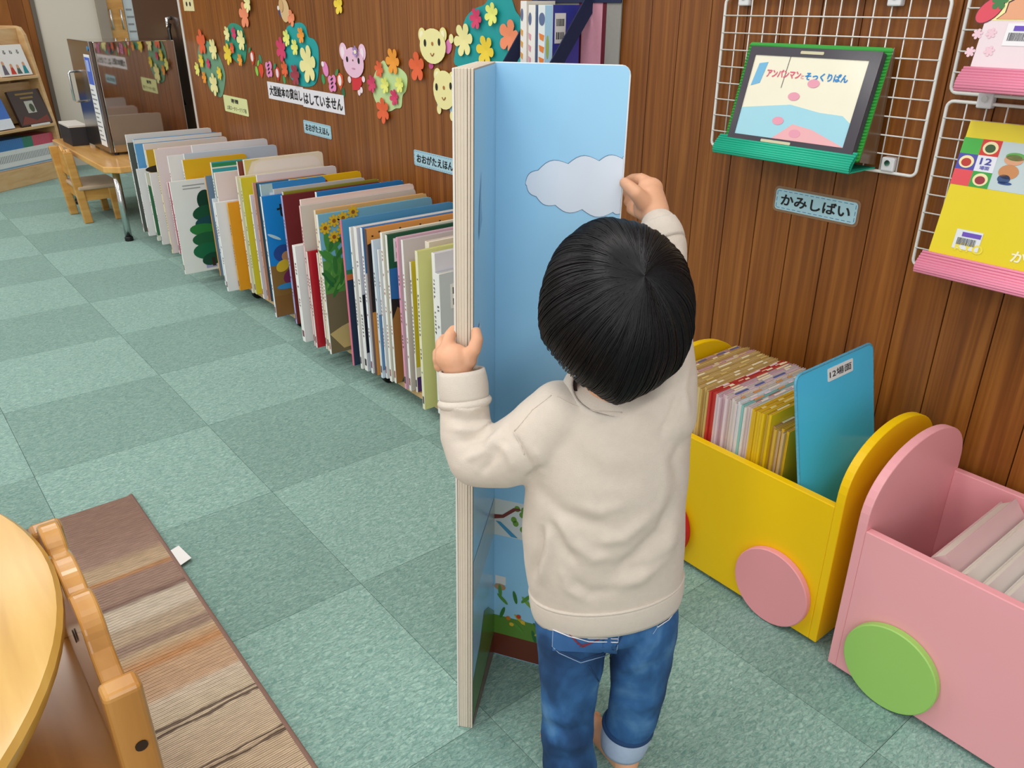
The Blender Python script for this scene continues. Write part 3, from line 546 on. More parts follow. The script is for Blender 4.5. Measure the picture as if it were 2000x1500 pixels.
cov(W_, rect(0, 0.458, 0.072, 0.30), '7B6A4C'); cov(W_, rect(0, 0.458, 0.30, 0.42), '5E9440', 0.0006)
cov(W_, [(0.0, 0.15), (0.05, 0.17), (0.13, 0.19), (0.3, 0.2), (0.3, 0.10), (0.05, 0.085)], 'D2B377', 0.0008)
for k in range(26):
    a, z = random.uniform(0.004, 0.15), random.uniform(0.31, 0.50); t = random.uniform(0.6, 2.6)
    cov(W_, oval(a, z, 0.034, 0.008, t, 10), random.choice(('3F7A34', '4F8F3C', '6FA84C', '2F6A36')), 0.0009+0.0001*k, 'leaf_print')
for a, z in ((0.02, 0.535), (0.05, 0.50), (0.055, 0.555), (0.09, 0.56), (0.085, 0.52), (0.12, 0.53), (0.13, 0.575)):
    cov(W_, petals(a, z, 0.022, 8, random.random()), 'E8B81E', 0.004, 'flower_print'); cov(W_, oval(a, z, 0.007, 0.007), '9A5A1A', 0.0046, 'flower_print')
cov(W_, rect(0.13, 0.17, 0.085, 0.10), 'E8E8EE', 0.004, 'shelf_label')
cov('low green and white', rect(0.0, 0.006, 0.072, 0.43), 'EDE9DE')
b, PF, xf, *_ = find('maroon big book'); text('title', 'お', PF, xf+0.065, xf+0.12, 0.47, 0.535, INK, b, 0.0006, 0.03)
W_ = 'boy in a cap'; b, PF, xf, *_ = find(W_); text('title', 'せ', PF, xf+0.055, xf+0.105, 0.475, 0.525, INK, b, 0.0006, 0.04)
cov(W_, rect(0, 0.28, 0.072, 0.16), '8A6238'); cov(W_, rect(0.0, 0.28, 0.16, 0.285), '8E6A3C', 0.0005)
cov(W_, oval(0.06, 0.33, 0.042, 0.035), '2E4E9A', 0.001); cov(W_, oval(0.075, 0.315, 0.025, 0.022), 'C08A66', 0.0015); cov(W_, oval(0.05, 0.28, 0.03, 0.022, 0.5), 'D9B83C', 0.002); cov(W_, oval(0.10, 0.235, 0.055, 0.035, 0.3), '7A2F5E', 0.0024); cov(W_, oval(0.06, 0.195, 0.045, 0.012), '3C8FD0', 0.0028); cov(W_, oval(0.125, 0.205, 0.02, 0.018), 'D9A878', 0.003); cov(W_, oval(0.03, 0.40, 0.03, 0.006, -0.5), 'B8D8EC', 0.001)
cov('pale teal and blue', rect(0, 0.045, 0.5, 0.6), 'AFC9CC'); cov('pale teal and blue', rect(0.03, 0.05, 0.545, 0.565), 'E8E8E8', 0.0008)
cov('golden yellow big', oval(0.1, 0.573, 0.06, 0.022), 'C23A22', 0.0006)
cov('tall ivory big book', rrect(0.03, 0.345, 0.2, 0.624, 0.05), 'ECE4DC'); cov('tall ivory big book', [(0.0, 0.57), (0.03, 0.628), (0.07, 0.634), (0.0, 0.635)], 'D9C76A', 0.0008)
cov('turquoise and green', rect(0, 0.17, 0.588, 0.604), '2F8A5A'); cov('turquoise and green', rect(0, 0.17, 0.582, 0.588), 'E6E6D0', 0.0006)
cov('low white big book jutting out beside', rect(0.10, 0.13, 0.43, 0.445), '44423F', 0.0006)
# generic dark green leafy plant on the white cover
W_ = 'dark green leafy'
for a, z, ra, rb, c in ((0.20, 0.40, 0.04, 0.05, '173F2C'), (0.19, 0.345, 0.06, 0.035, '1D5234'), (0.20, 0.30, 0.065, 0.03, '1F4C50'), (0.18, 0.265, 0.075, 0.03, '2E7A3A'), (0.19, 0.22, 0.08, 0.035, '24603A'), (0.18, 0.165, 0.075, 0.04, '1E6A44'), (0.19, 0.125, 0.05, 0.03, '1A4A34')):
    cov(W_, oval(a-0.055, z, ra, rb, random.uniform(-0.2, 0.2)), c, 0.0006+0.0003*(0.45-z)*10, 'leaf_print')
cov(W_, rect(0.13, 0.145, 0.09, 0.13), '3A2A24', 0.003, 'stem_print'); cov(W_, rect(0.10, 0.15, 0.083, 0.10), 'A9A4CC', 0.0008, 'shelf_label')
for k in range(2): cov(W_, rect(0.05, 0.15-0.02*k, 0.475-0.014*k, 0.479-0.014*k), '9C9A98', 0.0008, 'title_line')
cov('low pale pink', rect(0.0, 0.004, 0.072, 0.43), 'D05078'); cov('low white big book with two', rect(0.05, 0.09, 0.415, 0.428), '3C3844', 0.0006); cov('low white big book with two', rect(0.055, 0.085, 0.39, 0.402), '3C3844', 0.0006)
cov('ochre big book', oval(0.07, 0.455, 0.09, 0.02), '2A2418', 0.0006); cov('low white big book with a green', [(0.0, 0.10), (0.02, 0.10), (0.012, 0.36), (0.0, 0.37)], '3C7A5C', 0.0006)
cov('light blue cloudy', rect(0, 0.47, 0.555, 0.575), 'E6E4E0', 0.0006); cov('light blue cloudy', oval(0.3, 0.54, 0.12, 0.012), 'A9CBE6', 0.0009)
cov('bluish white', rect(0.0, 0.02, 0.1, 0.3), '5B87B4')
b, PF, xf, *_ = find('pale yellow big'); sheet('title_line', PF, rect(xf+0.06, xf+0.13, 0.553, 0.556), paper('6E6B3C'), b, 0.0004); q = sheet('shelf_label', PF, rect(xf+0.12, xf+0.165, 0.085, 0.115), paper('E9E9F0'), b, 0.0006); sheet('label_mark', PF, rect(xf+0.13, xf+0.15, 0.092, 0.11), paper('6C6AB8'), q, 0.0013)
# ================================================================== signs on the panelled wall
def box_from(u0, v0, u1, v1): a = wst(u0, v0); b = wst(u1, v1); return a[0], b[0], b[1], a[1]
def sign(name, label, a0, a1, b0, b1, c, r=0.0, h=0.0006):
    o = thing(name, label, 'sign', WALL.P((a0+a1)/2, b0)); sheet('sign_card', WALL, rrect(a0, a1, b0, b1, r) if r else rect(a0, a1, b0, b1), paper(c), o, h, 0.0012); return o
s = sign('notice_sign', 'white paper notice strip with one line of black Japanese lettering', 0.874, 1.27, 0.805, 0.884, 'E6E4EA')
sheet('sign_card', WALL, rect(1.26, 1.66, 0.800, 0.879), paper('E6E4EA'), s, 0.002, 0.0012)
text('lettering', '大型絵本の貸出し', WALL, 0.895, 1.255, 0.822, 0.868, INK, s, 0.0022, 0.02); text('lettering', 'はしていません', WALL, 1.275, 1.645, 0.815, 0.862, INK, s, 0.0036, 0.02)
def stitched(label, a0, a1, b0, b1, body, lam=0.0):
    s = sign('shelf_sign', label, a0, a1, b0, b1, 'A9CFDC', 0.008, 0.0014)
    if lam: sheet('laminate_edge', WALL, rrect(a0-lam, a1+lam, b0-lam, b1+lam, 0.012), mat('8C6A4E', 0.2, coat=0.5), s, 0.0004, 0.0007)
    m = 0.0055; d = MB(); x = a0+m
    while x < a1-m:
        for z in (b0+m*0.7, b1-m*0.7-0.0012): d.prism(rect(x, min(x+0.009, a1-m), z, z+0.0012), WALL.P(0, 0, 0.0027), WALL.s, WALL.t, WALL.n, 0.0003)
        x += 0.014
    z = b0+m
    while z < b1-m:
        for x in (a0+m*0.6, a1-m*0.6-0.0012): d.prism(rect(x, x+0.0012, z, min(z+0.009, b1-m)), WALL.P(0, 0, 0.0027), WALL.s, WALL.t, WALL.n, 0.0003)
        z += 0.014
    o = d.build('stitch_marks', paper('3F6FA0'), s); o['kind'] = 'stuff'
    text('lettering', body, WALL, a0+0.075*(a1-a0), a1-0.075*(a1-a0), b0+(b1-b0)*0.24, b1-(b1-b0)*0.22, INK, s, 0.0028, 0.022)
stitched('pale blue stitched label under the white notice strip', 1.24, 1.514, 0.682, 0.740, 'おおがたえほん')
stitched('pale blue stitched label beside the tall blue book', 2.192, 2.475, 0.667, 0.725, 'おおがたえほん')
stitched('pale blue stitched label under the wire grid with the green stand', 3.793, 4.0, 0.788, 0.836, 'かみしばい', 0.006)
s = sign('donor_sign', 'pale yellow-green donor card with small black lettering', 0.25, 0.584, 0.690, 0.776, 'DDE3A4', 0.01)
text('lettering', '寄贈', WALL, 0.36, 0.46, 0.742, 0.764, INK, s, 0.002, 0.02); text('lettering', '上尾ロータリークラブ様', WALL, 0.285, 0.56, 0.703, 0.726, paper('5C6048'), s, 0.002, 0.01)
s = sign('name_strip', 'cream vertical label strip at the end of the panelled wall', 0.225*-1+0.06, 0.0, 1.19, 1.45, 'E4D9A6')
s.location = s.location
for k in range(2): sheet('ink_mark', WALL, oval(-0.11+0.055*k, 1.225, 0.012, 0.012), INK, s, 0.002)
for k in range(2): sheet('ink_mark', WALL, rect(-0.125+0.055*k, -0.09+0.055*k, 1.262, 1.274), INK, s, 0.002)

# ================================================================== paper-craft decorations
def dq(x, y): return wst(350+x/3.636, y/3.636)
def eq(x, y): return wst(800+x/2.885, y/2.885)
def size(fn, x, y, h): return abs(fn(x, y-h)[1]-fn(x, y+h)[1])/2
LIFT = [0]
def blossom(parent, fn, x, y, h, c, n=6, name='paper_flower', lift=None, label=None):
    a, b = fn(x, y); R = size(fn, x, y, h); LIFT[0] = (LIFT[0]+1) % 5
    hh = 0.004+0.0012*LIFT[0] if lift is None else lift
    rot = random.uniform(0, 1.2)
    # petals curl a little off the wall
    poly = petals(a, b, R, n, rot); mb = MB(); k = len(poly)
    vs = [WALL.P(a, b, hh)]; vs += [WALL.P(p, q, hh+0.006*min(1, math.hypot(p-a, q-b)/R)) for p, q in poly]
    m2 = len(vs); vs += [v+WALL.n*0.0008 for v in vs]
    fs = [(0, 1+(i+1) % k, 1+i) for i in range(k)]+[(m2, m2+1+i, m2+1+(i+1) % k) for i in range(k)]+[(1+i, 1+(i+1) % k, m2+1+(i+1) % k, m2+1+i) for i in range(k)]
    o = mb.add(vs, fs).build(name, paper(c), parent)
    if label: tag(o, label, 'paper flower')
    return o
def bush(fn, pts, c, label, flowers, h=0.001):
    P = [fn(*q) for q in pts]; n = len(P); sm = []
    for i in range(n):                                   # Catmull-Rom outline
        p0, p1, p2, p3 = P[i-1], P[i], P[(i+1) % n], P[(i+2) % n]
        for k in range(5):
            t = k/5; sm.append(tuple(0.5*((2*p1[d])+(-p0[d]+p2[d])*t+(2*p0[d]-5*p1[d]+4*p2[d]-p3[d])*t*t+(-p0[d]+3*p1[d]-3*p2[d]+p3[d])*t**3) for d in (0, 1)))
    cx = sum(p[0] for p in P)/n; cz = min(p[1] for p in P)
    o = thing('paper_bush', label, 'wall decoration', WALL.P(cx, cz), 'paper flower bushes')
    sheet('bush_card', WALL, sm, paper(c), o, h, 0.0015)
    for f in flowers: blossom(o, fn, f[0], f[1], f[2], f[3], f[4] if len(f) > 4 else 6)
    return o
PY, YE, OR, OG, MG, LM, SA, MR = 'EEE6A0', 'EDCF3E', 'E4643A', 'EE9A34', 'D23E68', 'E6E878', 'EE8E66', '9E3A48'
bush(dq, [(150, 300), (135, 390), (150, 470), (170, 540), (200, 580), (225, 640), (260, 670), (300, 690), (320, 640), (330, 540), (310, 460), (285, 400), (240, 330), (200, 290)], '6E9A7C', 'grey-green paper bush with red and yellow flowers above the donor card',
     [(170, 300, 92, OR, 5), (255, 350, 78, PY), (172, 432, 50, YE), (145, 490, 50, LM), (218, 450, 38, MG), (298, 520, 48, YE), (192, 550, 44, OG), (262, 600, 80, PY)])
bush(dq, [(370, 165), (335, 220), (330, 300), (350, 370), (400, 430), (430, 450), (470, 440), (480, 330), (460, 230), (430, 180)], '2F9076', 'small sea-green paper bush second from the wall\'s end',
     [(357, 240, 55, PY), (400, 235, 46, MG), (452, 285, 78, PY), (360, 385, 78, YE), (392, 340, 42, OR), (450, 425, 46, OG)])
blossom(None, dq, 470, 110, 95, SA, 5, label='salmon paper flower above the sea-green bush', lift=0.001); blossom(None, dq, 505, 25, 68, PY, 6, label='cream paper flower overlapping the salmon flower', lift=0.011)
bush(dq, [(860, 160), (800, 175), (765, 200), (740, 300), (750, 400), (770, 480), (800, 560), (870, 610), (950, 610), (985, 560), (995, 450), (990, 340), (960, 280), (920, 260), (900, 190)], '1C9C9C', 'teal paper bush with a big cream flower above the notice strip',
     [(778, 270, 62, LM), (882, 250, 60, OG), (840, 335, 60, LM), (925, 455, 138, PY), (738, 350, 88, MG), (765, 490, 58, OR), (840, 530, 78, MR)])
blossom(None, dq, 1140, 35, 72, YE, 5, label='single yellow paper flower at the photo\'s upper edge', lift=0.001)['label'] = 'single yellow paper flower high above the pink animal'
bush(dq, [(1450, 430), (1490, 480), (1560, 480), (1620, 540), (1615, 640), (1590, 680), (1580, 760), (1540, 770), (1500, 790), (1440, 780), (1390, 700), (1380, 620), (1390, 530)], 'BFD99A', 'light green paper bush with orange and magenta flowers',
     [(1530, 435, 98, OG), (1435, 490, 62, OR), (1385, 595, 64, MG), (1480, 605, 60, LM), (1585, 600, 60, LM), (1540, 690, 60, MG), (1462, 785, 92, OR)])
blossom(None, dq, 1705, 475, 108, OR, 5, label='orange-red paper flower at the upper bear\'s chin', lift=0.006)
bush(eq, [(430, 20), (480, -60), (560, -40), (600, 60), (630, 120), (640, 330), (560, 350), (280, 375), (260, 290), (290, 200), (320, 100), (370, 50)], '17989A', 'large teal paper bush partly behind the tall blue book',
     [(390, 105, 62, MG), (480, 80, 68, LM), (315, 225, 98, PY), (440, 285, 88, YE), (575, 205, 98, SA, 5)])
# straw hat
a, b = dq(755, 75); R = size(dq, 755, 75, 85)
o = thing('paper_hat', 'tan paper straw hat with a navy ribbon high on the wall', 'wall decoration', WALL.P(a, b-R))
sheet('brim', WALL, oval(a, b, R*0.95, R, 0.3), paper('D9B684'), o, 0.004); sheet('crown', WALL, oval(a-0.03, b+0.02, R*0.45, R*0.55), paper('CFA772'), o, 0.006); sheet('ribbon', WALL, oval(a-R*1.1, b-0.005, R*0.35, R*0.5, 0.4), paper('3A3F78'), o, 0.001); sheet('ribbon_dot', WALL, oval(a-R*1.4, b+0.01, R*0.22, R*0.2), paper('E6E2DA'), o, 0.0025)
blossom(None, dq, 805, 130, 62, SA, 4, label='salmon paper petal flower under the straw hat', lift=0.001)
# garland of strawberries and butterflies
def berry(x, y, h, label, c1, c2, leaf):
    a, b = dq(x, y); R = size(dq, x, y, h); o = thing('paper_strawberry', label, 'wall decoration', WALL.P(a, b-R), 'little paper strawberries of the garland')
    sheet('berry', WALL, [(a, b-R), (a+R*0.75, b-R*0.1), (a+R*0.7, b+R*0.6), (a, b+R*0.85), (a-R*0.7, b+R*0.6), (a-R*0.75, b-R*0.1)], paper(c1), o, 0.002)
    if c2: sheet('heart', WALL, oval(a, b+R*0.05, R*0.4, R*0.55), paper(c2), o, 0.0035)
    sheet('leaf', WALL, oval(a-R*0.5, b+R*0.85, R*0.5, R*0.25, 0.7), paper(leaf), o, 0.004)
berry(522, 408, 58, 'white-hearted paper strawberry beside the sea-green bush', 'D8472E', 'F0E6E6', '3F8A60'); berry(585, 500, 58, 'plain red paper strawberry with a green leaf in the garland', 'DD4A30', None, '7CBF4A'); berry(702, 522, 58, 'white-hearted paper strawberry left of the teal bush', 'D23C34', 'E8DCE6', '2F8A6A'); berry(1146, 575, 68, 'white-hearted paper strawberry left of the pink animal', 'DF5A34', 'F0EAEA', '4A8A54')
def leaf(x, y, h, c, label):
    a, b = dq(x, y); R = size(dq, x, y, h); tag(sheet('paper_leaf', WALL, oval(a, b, R*0.7, R, 0.2), paper(c), None, 0.001), label, 'paper leaf', 'garland leaves')
leaf(578, 420, 32, '3C8A70', 'small teal paper leaf above the plain strawberry'); leaf(553, 505, 34, '8CCB4E', 'lime green paper leaf left of the plain strawberry'); leaf(748, 566, 30, '46A060', 'green paper leaf at the notice strip\'s top'); leaf(1025, 562, 36, '3F9A60', 'green paper leaf under the pink butterfly wing'); leaf(1168, 655, 34, '2E6A48', 'dark green paper leaf touching the notice strip\'s end')
def butterfly(x, y, h, label):
    a, b = dq(x, y); R = size(dq, x, y, h); o = thing('paper_butterfly', label, 'wall decoration', WALL.P(a, b-R), 'pink paper butterflies')
    for k, (da, db) in enumerate(((-0.5, 0.35), (0.5, 0.5), (-0.35, -0.5), (0.45, -0.4))): sheet('wing', WALL, oval(a+R*da, b+R*db, R*0.55, R*0.5), paper('E88CC0'), o, 0.003+0.0004*k)
    for k in range(3): sheet('stripe', WALL, oval(a+R*0.05, b+R*(0.5-0.45*k), R*0.35, R*0.1, 0.5), INK, o, 0.006)
butterfly(642, 492, 58, 'pink paper butterfly between two strawberries'); butterfly(1092, 592, 62, 'pink paper butterfly above the notice strip\'s right end')
a, b = dq(1042, 490); R = size(dq, 1042, 490, 55)
o = thing('paper_tulip', 'pink and white paper tulip above the notice strip', 'wall decoration', WALL.P(a, b-R)); sheet('bud', WALL, oval(a, b, R*0.8, R*1.0, 0.5), paper('E58AC4'), o, 0.002); sheet('tip', WALL, oval(a-R*0.6, b+R*0.6, R*0.4, R*0.35), paper('F0E6EE'), o, 0.0035)
# pink animal
def oval_px(fn, x, y, rx, ry, rot=0):
    a, b = fn(x, y); ra = abs(fn(x+rx, y)[0]-fn(x-rx, y)[0])/2; rb = abs(fn(x, y+ry)[1]-fn(x, y-ry)[1])/2; return oval(a, b, ra, rb, rot)
def paper_oval(name, fn, x, y, rx, ry, c, par, h, rot=0): return sheet(name, WALL, oval_px(fn, x, y, rx, ry, rot), paper(c), par, h, 0.0008)
o = thing('paper_animal', 'pink paper animal with upright ears and a red dress', 'wall decoration', WALL.P(*dq(1250, 670)))
paper_oval('ear', dq, 1168, 365, 26, 62, 'EDC6DC', o, 0.002, 0.25); paper_oval('ear', dq, 1302, 372, 26, 60, 'EDC6DC', o, 0.002, -0.1); paper_oval('ear_lining', dq, 1168, 372, 13, 40, 'F4E2EC', o, 0.0035, 0.25); paper_oval('ear_lining', dq, 1302, 380, 13, 40, 'F4E2EC', o, 0.0035, -0.1)
hd = paper_oval('head', dq, 1245, 445, 72, 108, 'EAC0D8', o, 0.005); paper_oval('eye', dq, 1202, 420, 7, 20, '1B1B1E', hd, 0.0062); paper_oval('eye', dq, 1284, 432, 7, 22, '1B1B1E', hd, 0.0062); paper_oval('nose', dq, 1243, 428, 4, 7, '7A5040', hd, 0.0062); paper_oval('mouth', dq, 1248, 487, 12, 6, 'C98FA8', hd, 0.0062)
sheet('dress', WALL, [dq(1228, 545), dq(1300, 545), dq(1302, 600), dq(1280, 640), dq(1238, 640)], paper('D3323A'), o, 0.003)
for x, y, w, h in ((1213, 565, 11, 24), (1312, 563, 11, 22), (1282, 655, 10, 24), (1298, 640, 9, 22)): paper_oval('limb', dq, x, y, w, h, 'F0DCE2', o, 0.002)
blossom(o, dq, 1268, 365, 42, 'A98CC4', 6, 'ear_flower', 0.007); paper_oval('flower_eye', dq, 1268, 368, 9, 15, 'EFE8C8', o, 0.012)
def bear(label, hx, hy, rx, ry, ears, cutoff=None):
    o = thing('paper_bear', label, 'wall decoration', WALL.P(*dq(hx, hy+ry)))
    for ex, ey in ears: paper_oval('ear', dq, ex, ey, 26, 52, 'EBE29A', o, 0.006); paper_oval('ear_lining', dq, ex, ey, 13, 30, 'F5F0CC', o, 0.0075)
    hd = paper_oval('head', dq, hx, hy, rx, ry, 'EEE6A4', o, 0.009); paper_oval('eye', dq, hx-52, hy-24, 8, 26, '1B1B1E', hd, 0.0105); paper_oval('eye', dq, hx+48, hy-30, 8, 26, '1B1B1E', hd, 0.0105); paper_oval('nose', dq, hx, hy-18, 7, 14, 'B0733A', hd, 0.0105)
    mb = MB(); pts = [WALL.P(*dq(hx-12+i*4, hy+50+18*math.sin(math.pi*i/6)), 0.0105) for i in range(7)]; mb.tube(pts, 0.0022, 6).build('mouth', paper('9A6A34'), hd); return o
o = bear('upper cream paper bear face with pink collar', 1815, 328, 92, 126, ((1735, 248), (1884, 246))); paper_oval('collar', dq, 1918, 330, 22, 55, 'D97EB4', o, 0.003, -0.5); paper_oval('collar', dq, 1795, 465, 16, 24, 'C84E8C', o, 0.003); paper_oval('paw', dq, 1940, 275, 16, 34, 'EEE6A4', o, 0.0045)
o = bear('lower cream paper bear face half hidden by the tall blue book', 1897, 640, 78, 138, ((1845, 535), (1950, 560)));
for x, y in ((1850, 730), (1942, 780)): paper_oval('sleeve', dq, x, y, 14, 30, '9CC4DC', o, 0.003); paper_oval('paw', dq, x+4, y+45, 15, 34, 'EEE6A4', o, 0.0045)

# ================================================================== wire grids
def grid(label, y0, y1, z0, z1, pitch, skip_top=False):
    o = thing('wire_grid', label, 'wire grid', (WX-0.012, (y0+y1)/2, z0), 'white wire grids on the panelled wall')
    x = WX-0.012; r = 0.012; pts = []
    for cy, cz, a in ((y0-r, z0+r, 0), (y0-r, z1-r, 1), (y1+r, z1-r, 2), (y1+r, z0+r, 3)):
        for k in range(5):
            t = {0: math.pi*1.5+math.pi/2*k/4, 1: 0+math.pi/2*k/4, 2: math.pi/2+math.pi/2*k/4, 3: math.pi+math.pi/2*k/4}[a]
            pts.append((x, cy+r*math.cos(t), cz+r*math.sin(t)))
    MB().tube(pts, 0.0034, 8, closed=True).build('frame_wire', M_WIRE, o, smooth=True)
    y = y0-pitch
    while y > y1+pitch*0.4: MB().tube([(x, y, z0), (x, y, z1)], 0.0015, 6).build('upright_wire', M_WIRE, o, smooth=True); y -= pitch
    z = z0+pitch
    while z < z1-pitch*0.4: MB().tube([(x-0.003, y0, z), (x-0.003, y1, z)], 0.0015, 6).build('cross_wire', M_WIRE, o, smooth=True); z += pitch
    return o
def clip(par, y, z, hook=False):
    m = mat('DDDFE2', 0.35)
    q = MB().box(WX-0.02, WX-0.0005, y-0.014, y+0.014, z-0.014, z+0.014).build('wall_clip', m, par, bevel=0.003)
    MB().lathe([(0.006, 0), (0.006, 0.002)], (WX-0.02, y, z+0.003), (-1, 0, 0), 12).build('screw', M_CHROME, q)
P_ = 0.0366
g1 = grid('left wire grid carrying the green corrugated stand', -3.597, -4.114, 0.911, 1.24, P_); clip(g1, -4.055, 0.928); clip(g1, -3.65, 1.238); clip(g1, -4.005, 1.238)
g2 = grid('lower right wire grid behind the yellow card set', -4.146, -4.66, 0.736, 1.06, P_); g3 = grid('upper right wire grid behind the strawberry card set', -4.146, -4.66, 1.075, 1.40, P_); clip(g3, -4.215, 1.066)
# ------------------------------------------------------------------ corrugated stands with story-card sets
def stand(name, label, y0, y1, zt, zb, xt, xb, c_back, c_tr, over=0.0, back=True):
    o = thing(name, label, 'display stand', (0.96, (y0+y1)/2, zb))
    pl = Plane((xb, y0, zb), (0, -1, 0), (xt-xb, 0, zt-zb), (-(zt-zb), 0, (xt-xb))); H = math.hypot(xt-xb, zt-zb); W = y0-y1
    if back:
        MB().prism(rrect(0, W, 0, H, 0.006), pl.P(0, 0, -0.006), pl.s, pl.t, pl.n, 0.006).build('back_board', mat(c_back, 0.45), o, bevel=0.001)
        k = 0.0
        while k < H-0.01: MB().tube([pl.P(0.0005, k+0.004, 0), pl.P(W-0.0005, k+0.004, 0)], 0.0022, 6).build('corrugation', mat(c_back, 0.45), o, smooth=True); k += 0.0064
        for yy in (y0-0.004, y1+0.004):      # clear side cheek closing the stand against the grid
            pass
        MB().prism([(xb+0.004, zb), (WX-0.018, zb-0.012), (WX-0.018, zt-0.02), (xt, zt)], (0, y1+0.0005, 0), (1, 0, 0), (0, 0, 1), (0, -1, 0), 0.0015).build('side_cheek', mat('6E5238', 0.25, coat=0.4), o)
    # rolled front lip: ribs side by side on a curved path
    path = []
    for i in range(9):
        t = i/8; path.append((xb-0.012-0.022*math.sin(math.pi*t*0.62), zb+0.018-0.034*t))
    for i, (xx, zz) in enumerate(path): MB().tube([(xx, y0+over, zz), (xx, y1-over, zz)], 0.0031, 8).build('lip_rib', mat(c_tr, 0.42), o, smooth=True)
    MB().add([(path[0][0]+0.002, y0+over, path[0][1]), (path[-1][0]+0.003, y0+over, path[-1][1]), (path[-1][0]+0.003, y1-over, path[-1][1]), (path[0][0]+0.002, y1-over, path[0][1])], [(0, 1, 2, 3)]).build('lip_lining', mat(c_tr, 0.5), o)
    MB().box(path[-1][0], WX-0.016, y1-over+0.0005, y0+over-0.0005, path[-1][1]-0.003, path[-1][1]-0.0005).build('tray_bottom', mat(c_tr, 0.5), o)
    return o, pl, W, H
GREEN, TEAL, PINK = '2FA038', '1FB592', 'EE92AE'
o, pl, W, H = stand('card_stand', 'green corrugated stand with a teal rolled lip', -3.688, -4.027, 1.15, 0.935, 0.993, 0.935, GREEN, TEAL, 0.002)
# framed story-card set (its cover figures are left out)
fr = thing('framed_story_cards', 'dark framed story-card set with a pink and blue title', 'story cards', pl.P(W/2, 0.0, 0.006))
pf = Plane(pl.P(0.022, 0.008, 0.003), pl.s, pl.t, pl.n); FW, FH = 0.31, 0.202
MB().prism(rrect(0, FW, 0, FH, 0.004), pf.o, pf.s, pf.t, pf.n, 0.016).build('case', mat('4A4552', 0.35, 0.1, 20), fr, bevel=0.002)
for nm, q in (('frame_bar', rect(0, FW, 0, 0.014)), ('frame_bar', rect(0, FW, FH-0.018, FH)), ('frame_bar', rect(0, 0.016, 0.014, FH-0.018)), ('frame_bar', rect(FW-0.024, FW, 0.014, FH-0.018))):
    sheet(nm, pf, q, mat('37323E', 0.3, 0.15, 30, coat=0.3), fr, 0.016, 0.0025)
art = sheet('cover_art', pf, rect(0.016, FW-0.024, 0.014, FH-0.018), gloss('EDE8D2'), fr, 0.016, 0.0005)
A0, A1, Bb, Bt = 0.016, FW-0.024, 0.014, FH-0.018
def ap(name, poly, c, h): return sheet(name, pf, [(A0+p*(A1-A0), Bb+q*(Bt-Bb)) for p, q in poly], gloss(c), art, 0.0166+h, 0.0003)
ap('art_floor', [(0, 0), (1, 0), (1, 0.28), (0.92, 0.36), (0.72, 0.37), (0.45, 0.43), (0, 0.34)], '9FD4E4', 0.0)
ap('art_table', [(0.36, 0.0), (1.0, 0.0), (0.97, 0.02), (0.70, 0.16), (0.52, 0.20)], 'EBAFB4', 0.0004); ap('art_window', [(0.03, 0.62), (0.11, 0.66), (0.14, 0.92), (0.06, 0.9)], '6FB4DC', 0.0004)
ap('art_wall_line', [(0.32, 0.62), (0.325, 0.62), (0.335, 1.0), (0.33, 1.0)], '5A564E', 0.0004)
for cx, cy in ((0.60, 0.70), (0.46, 0.53), (0.38, 0.22), (0.56, 0.09)): ap('art_ball', oval(cx, cy, 0.052, 0.05), 'E59CB0', 0.0008)
text('title', 'アンパンマン', pf, 0.058, 0.142, 0.140, 0.156, paper('DD5F7E'), art, 0.0172, 0.04); text('title', 'と', pf, 0.144, 0.151, 0.141, 0.149, paper('E39AA8'), art, 0.0172, 0.02); text('title', 'そっくりぱん', pf, 0.154, 0.252, 0.139, 0.155, paper('1E86D0'), art, 0.0172, 0.045)
for q in (rrect(0.128, 0.183, FH-0.012, FH-0.006, 0.002), rrect(0.09, 0.165, 0.004, 0.010, 0.002)): sheet('maker_strip', pf, q, paper('CFC8A8'), fr, 0.0187)
# right-hand sets in pink stands
o, pl, W, H = stand('card_stand', 'pink corrugated stand holding the yellow card set', -4.203, -4.66, 1.03, 0.772, 0.992, 0.935, PINK, PINK, 0.004, back=False)
yc = thing('story_card_set', 'yellow story-card set with coloured picture squares', 'story cards', pl.P(W/2, 0, 0))
MB().prism(rect(0.004, 0.40, 0.0, H), pl.o, pl.s, pl.t, pl.n, 0.012).build('card_case', gloss('E3CF2A'), yc, bevel=0.0015)
def yp(name, poly, c, h=0.0): return sheet(name, pl, poly, gloss(c), yc, 0.0122+h, 0.0003)
def yh(x, y): return pl.hit(1780+x/4.414, 220+y/4.414)
b0 = yh(330, 610)[1]; b1 = yh(470, 215)[1]; hb = (b1-b0)/3; s0 = 0.004
yp('picture_band', rect(s0, 0.40, b0, b1), 'BFCFD2')
for k, row in enumerate((('E05058', '3FA048'), ('4E50A8', 'E2E4EE'), ('48B048', 'D23A34'))):
    for j, c in enumerate(row): yp('picture_square', rect(s0+j*0.034, s0+(j+1)*0.034, b0+k*hb, b0+(k+1)*hb), c, 0.0004)
for j, k, c in ((1, 0, '9A3440'), (0, 1, 'B83A30'), (1, 2, '3C5A34')):
    cx, cy = s0+(j+0.5)*0.034, b0+(k+0.5)*hb; yp('picture_disc', oval(cx, cy, 0.0135, hb*0.4), 'EFE3B0', 0.0008); yp('picture_disc', oval(cx, cy-0.001, 0.009, hb*0.26), c, 0.0012)
text('lettering', '12', pl, s0+0.041, s0+0.061, b0+hb*1.45, b0+hb*1.85, paper('4A4AA0'), yc, 0.0132, 0.03); text('lettering', '場面', pl, s0+0.043, s0+0.06, b0+hb*1.13, b0+hb*1.36, paper('6A68B8'), yc, 0.0132, 0.02)
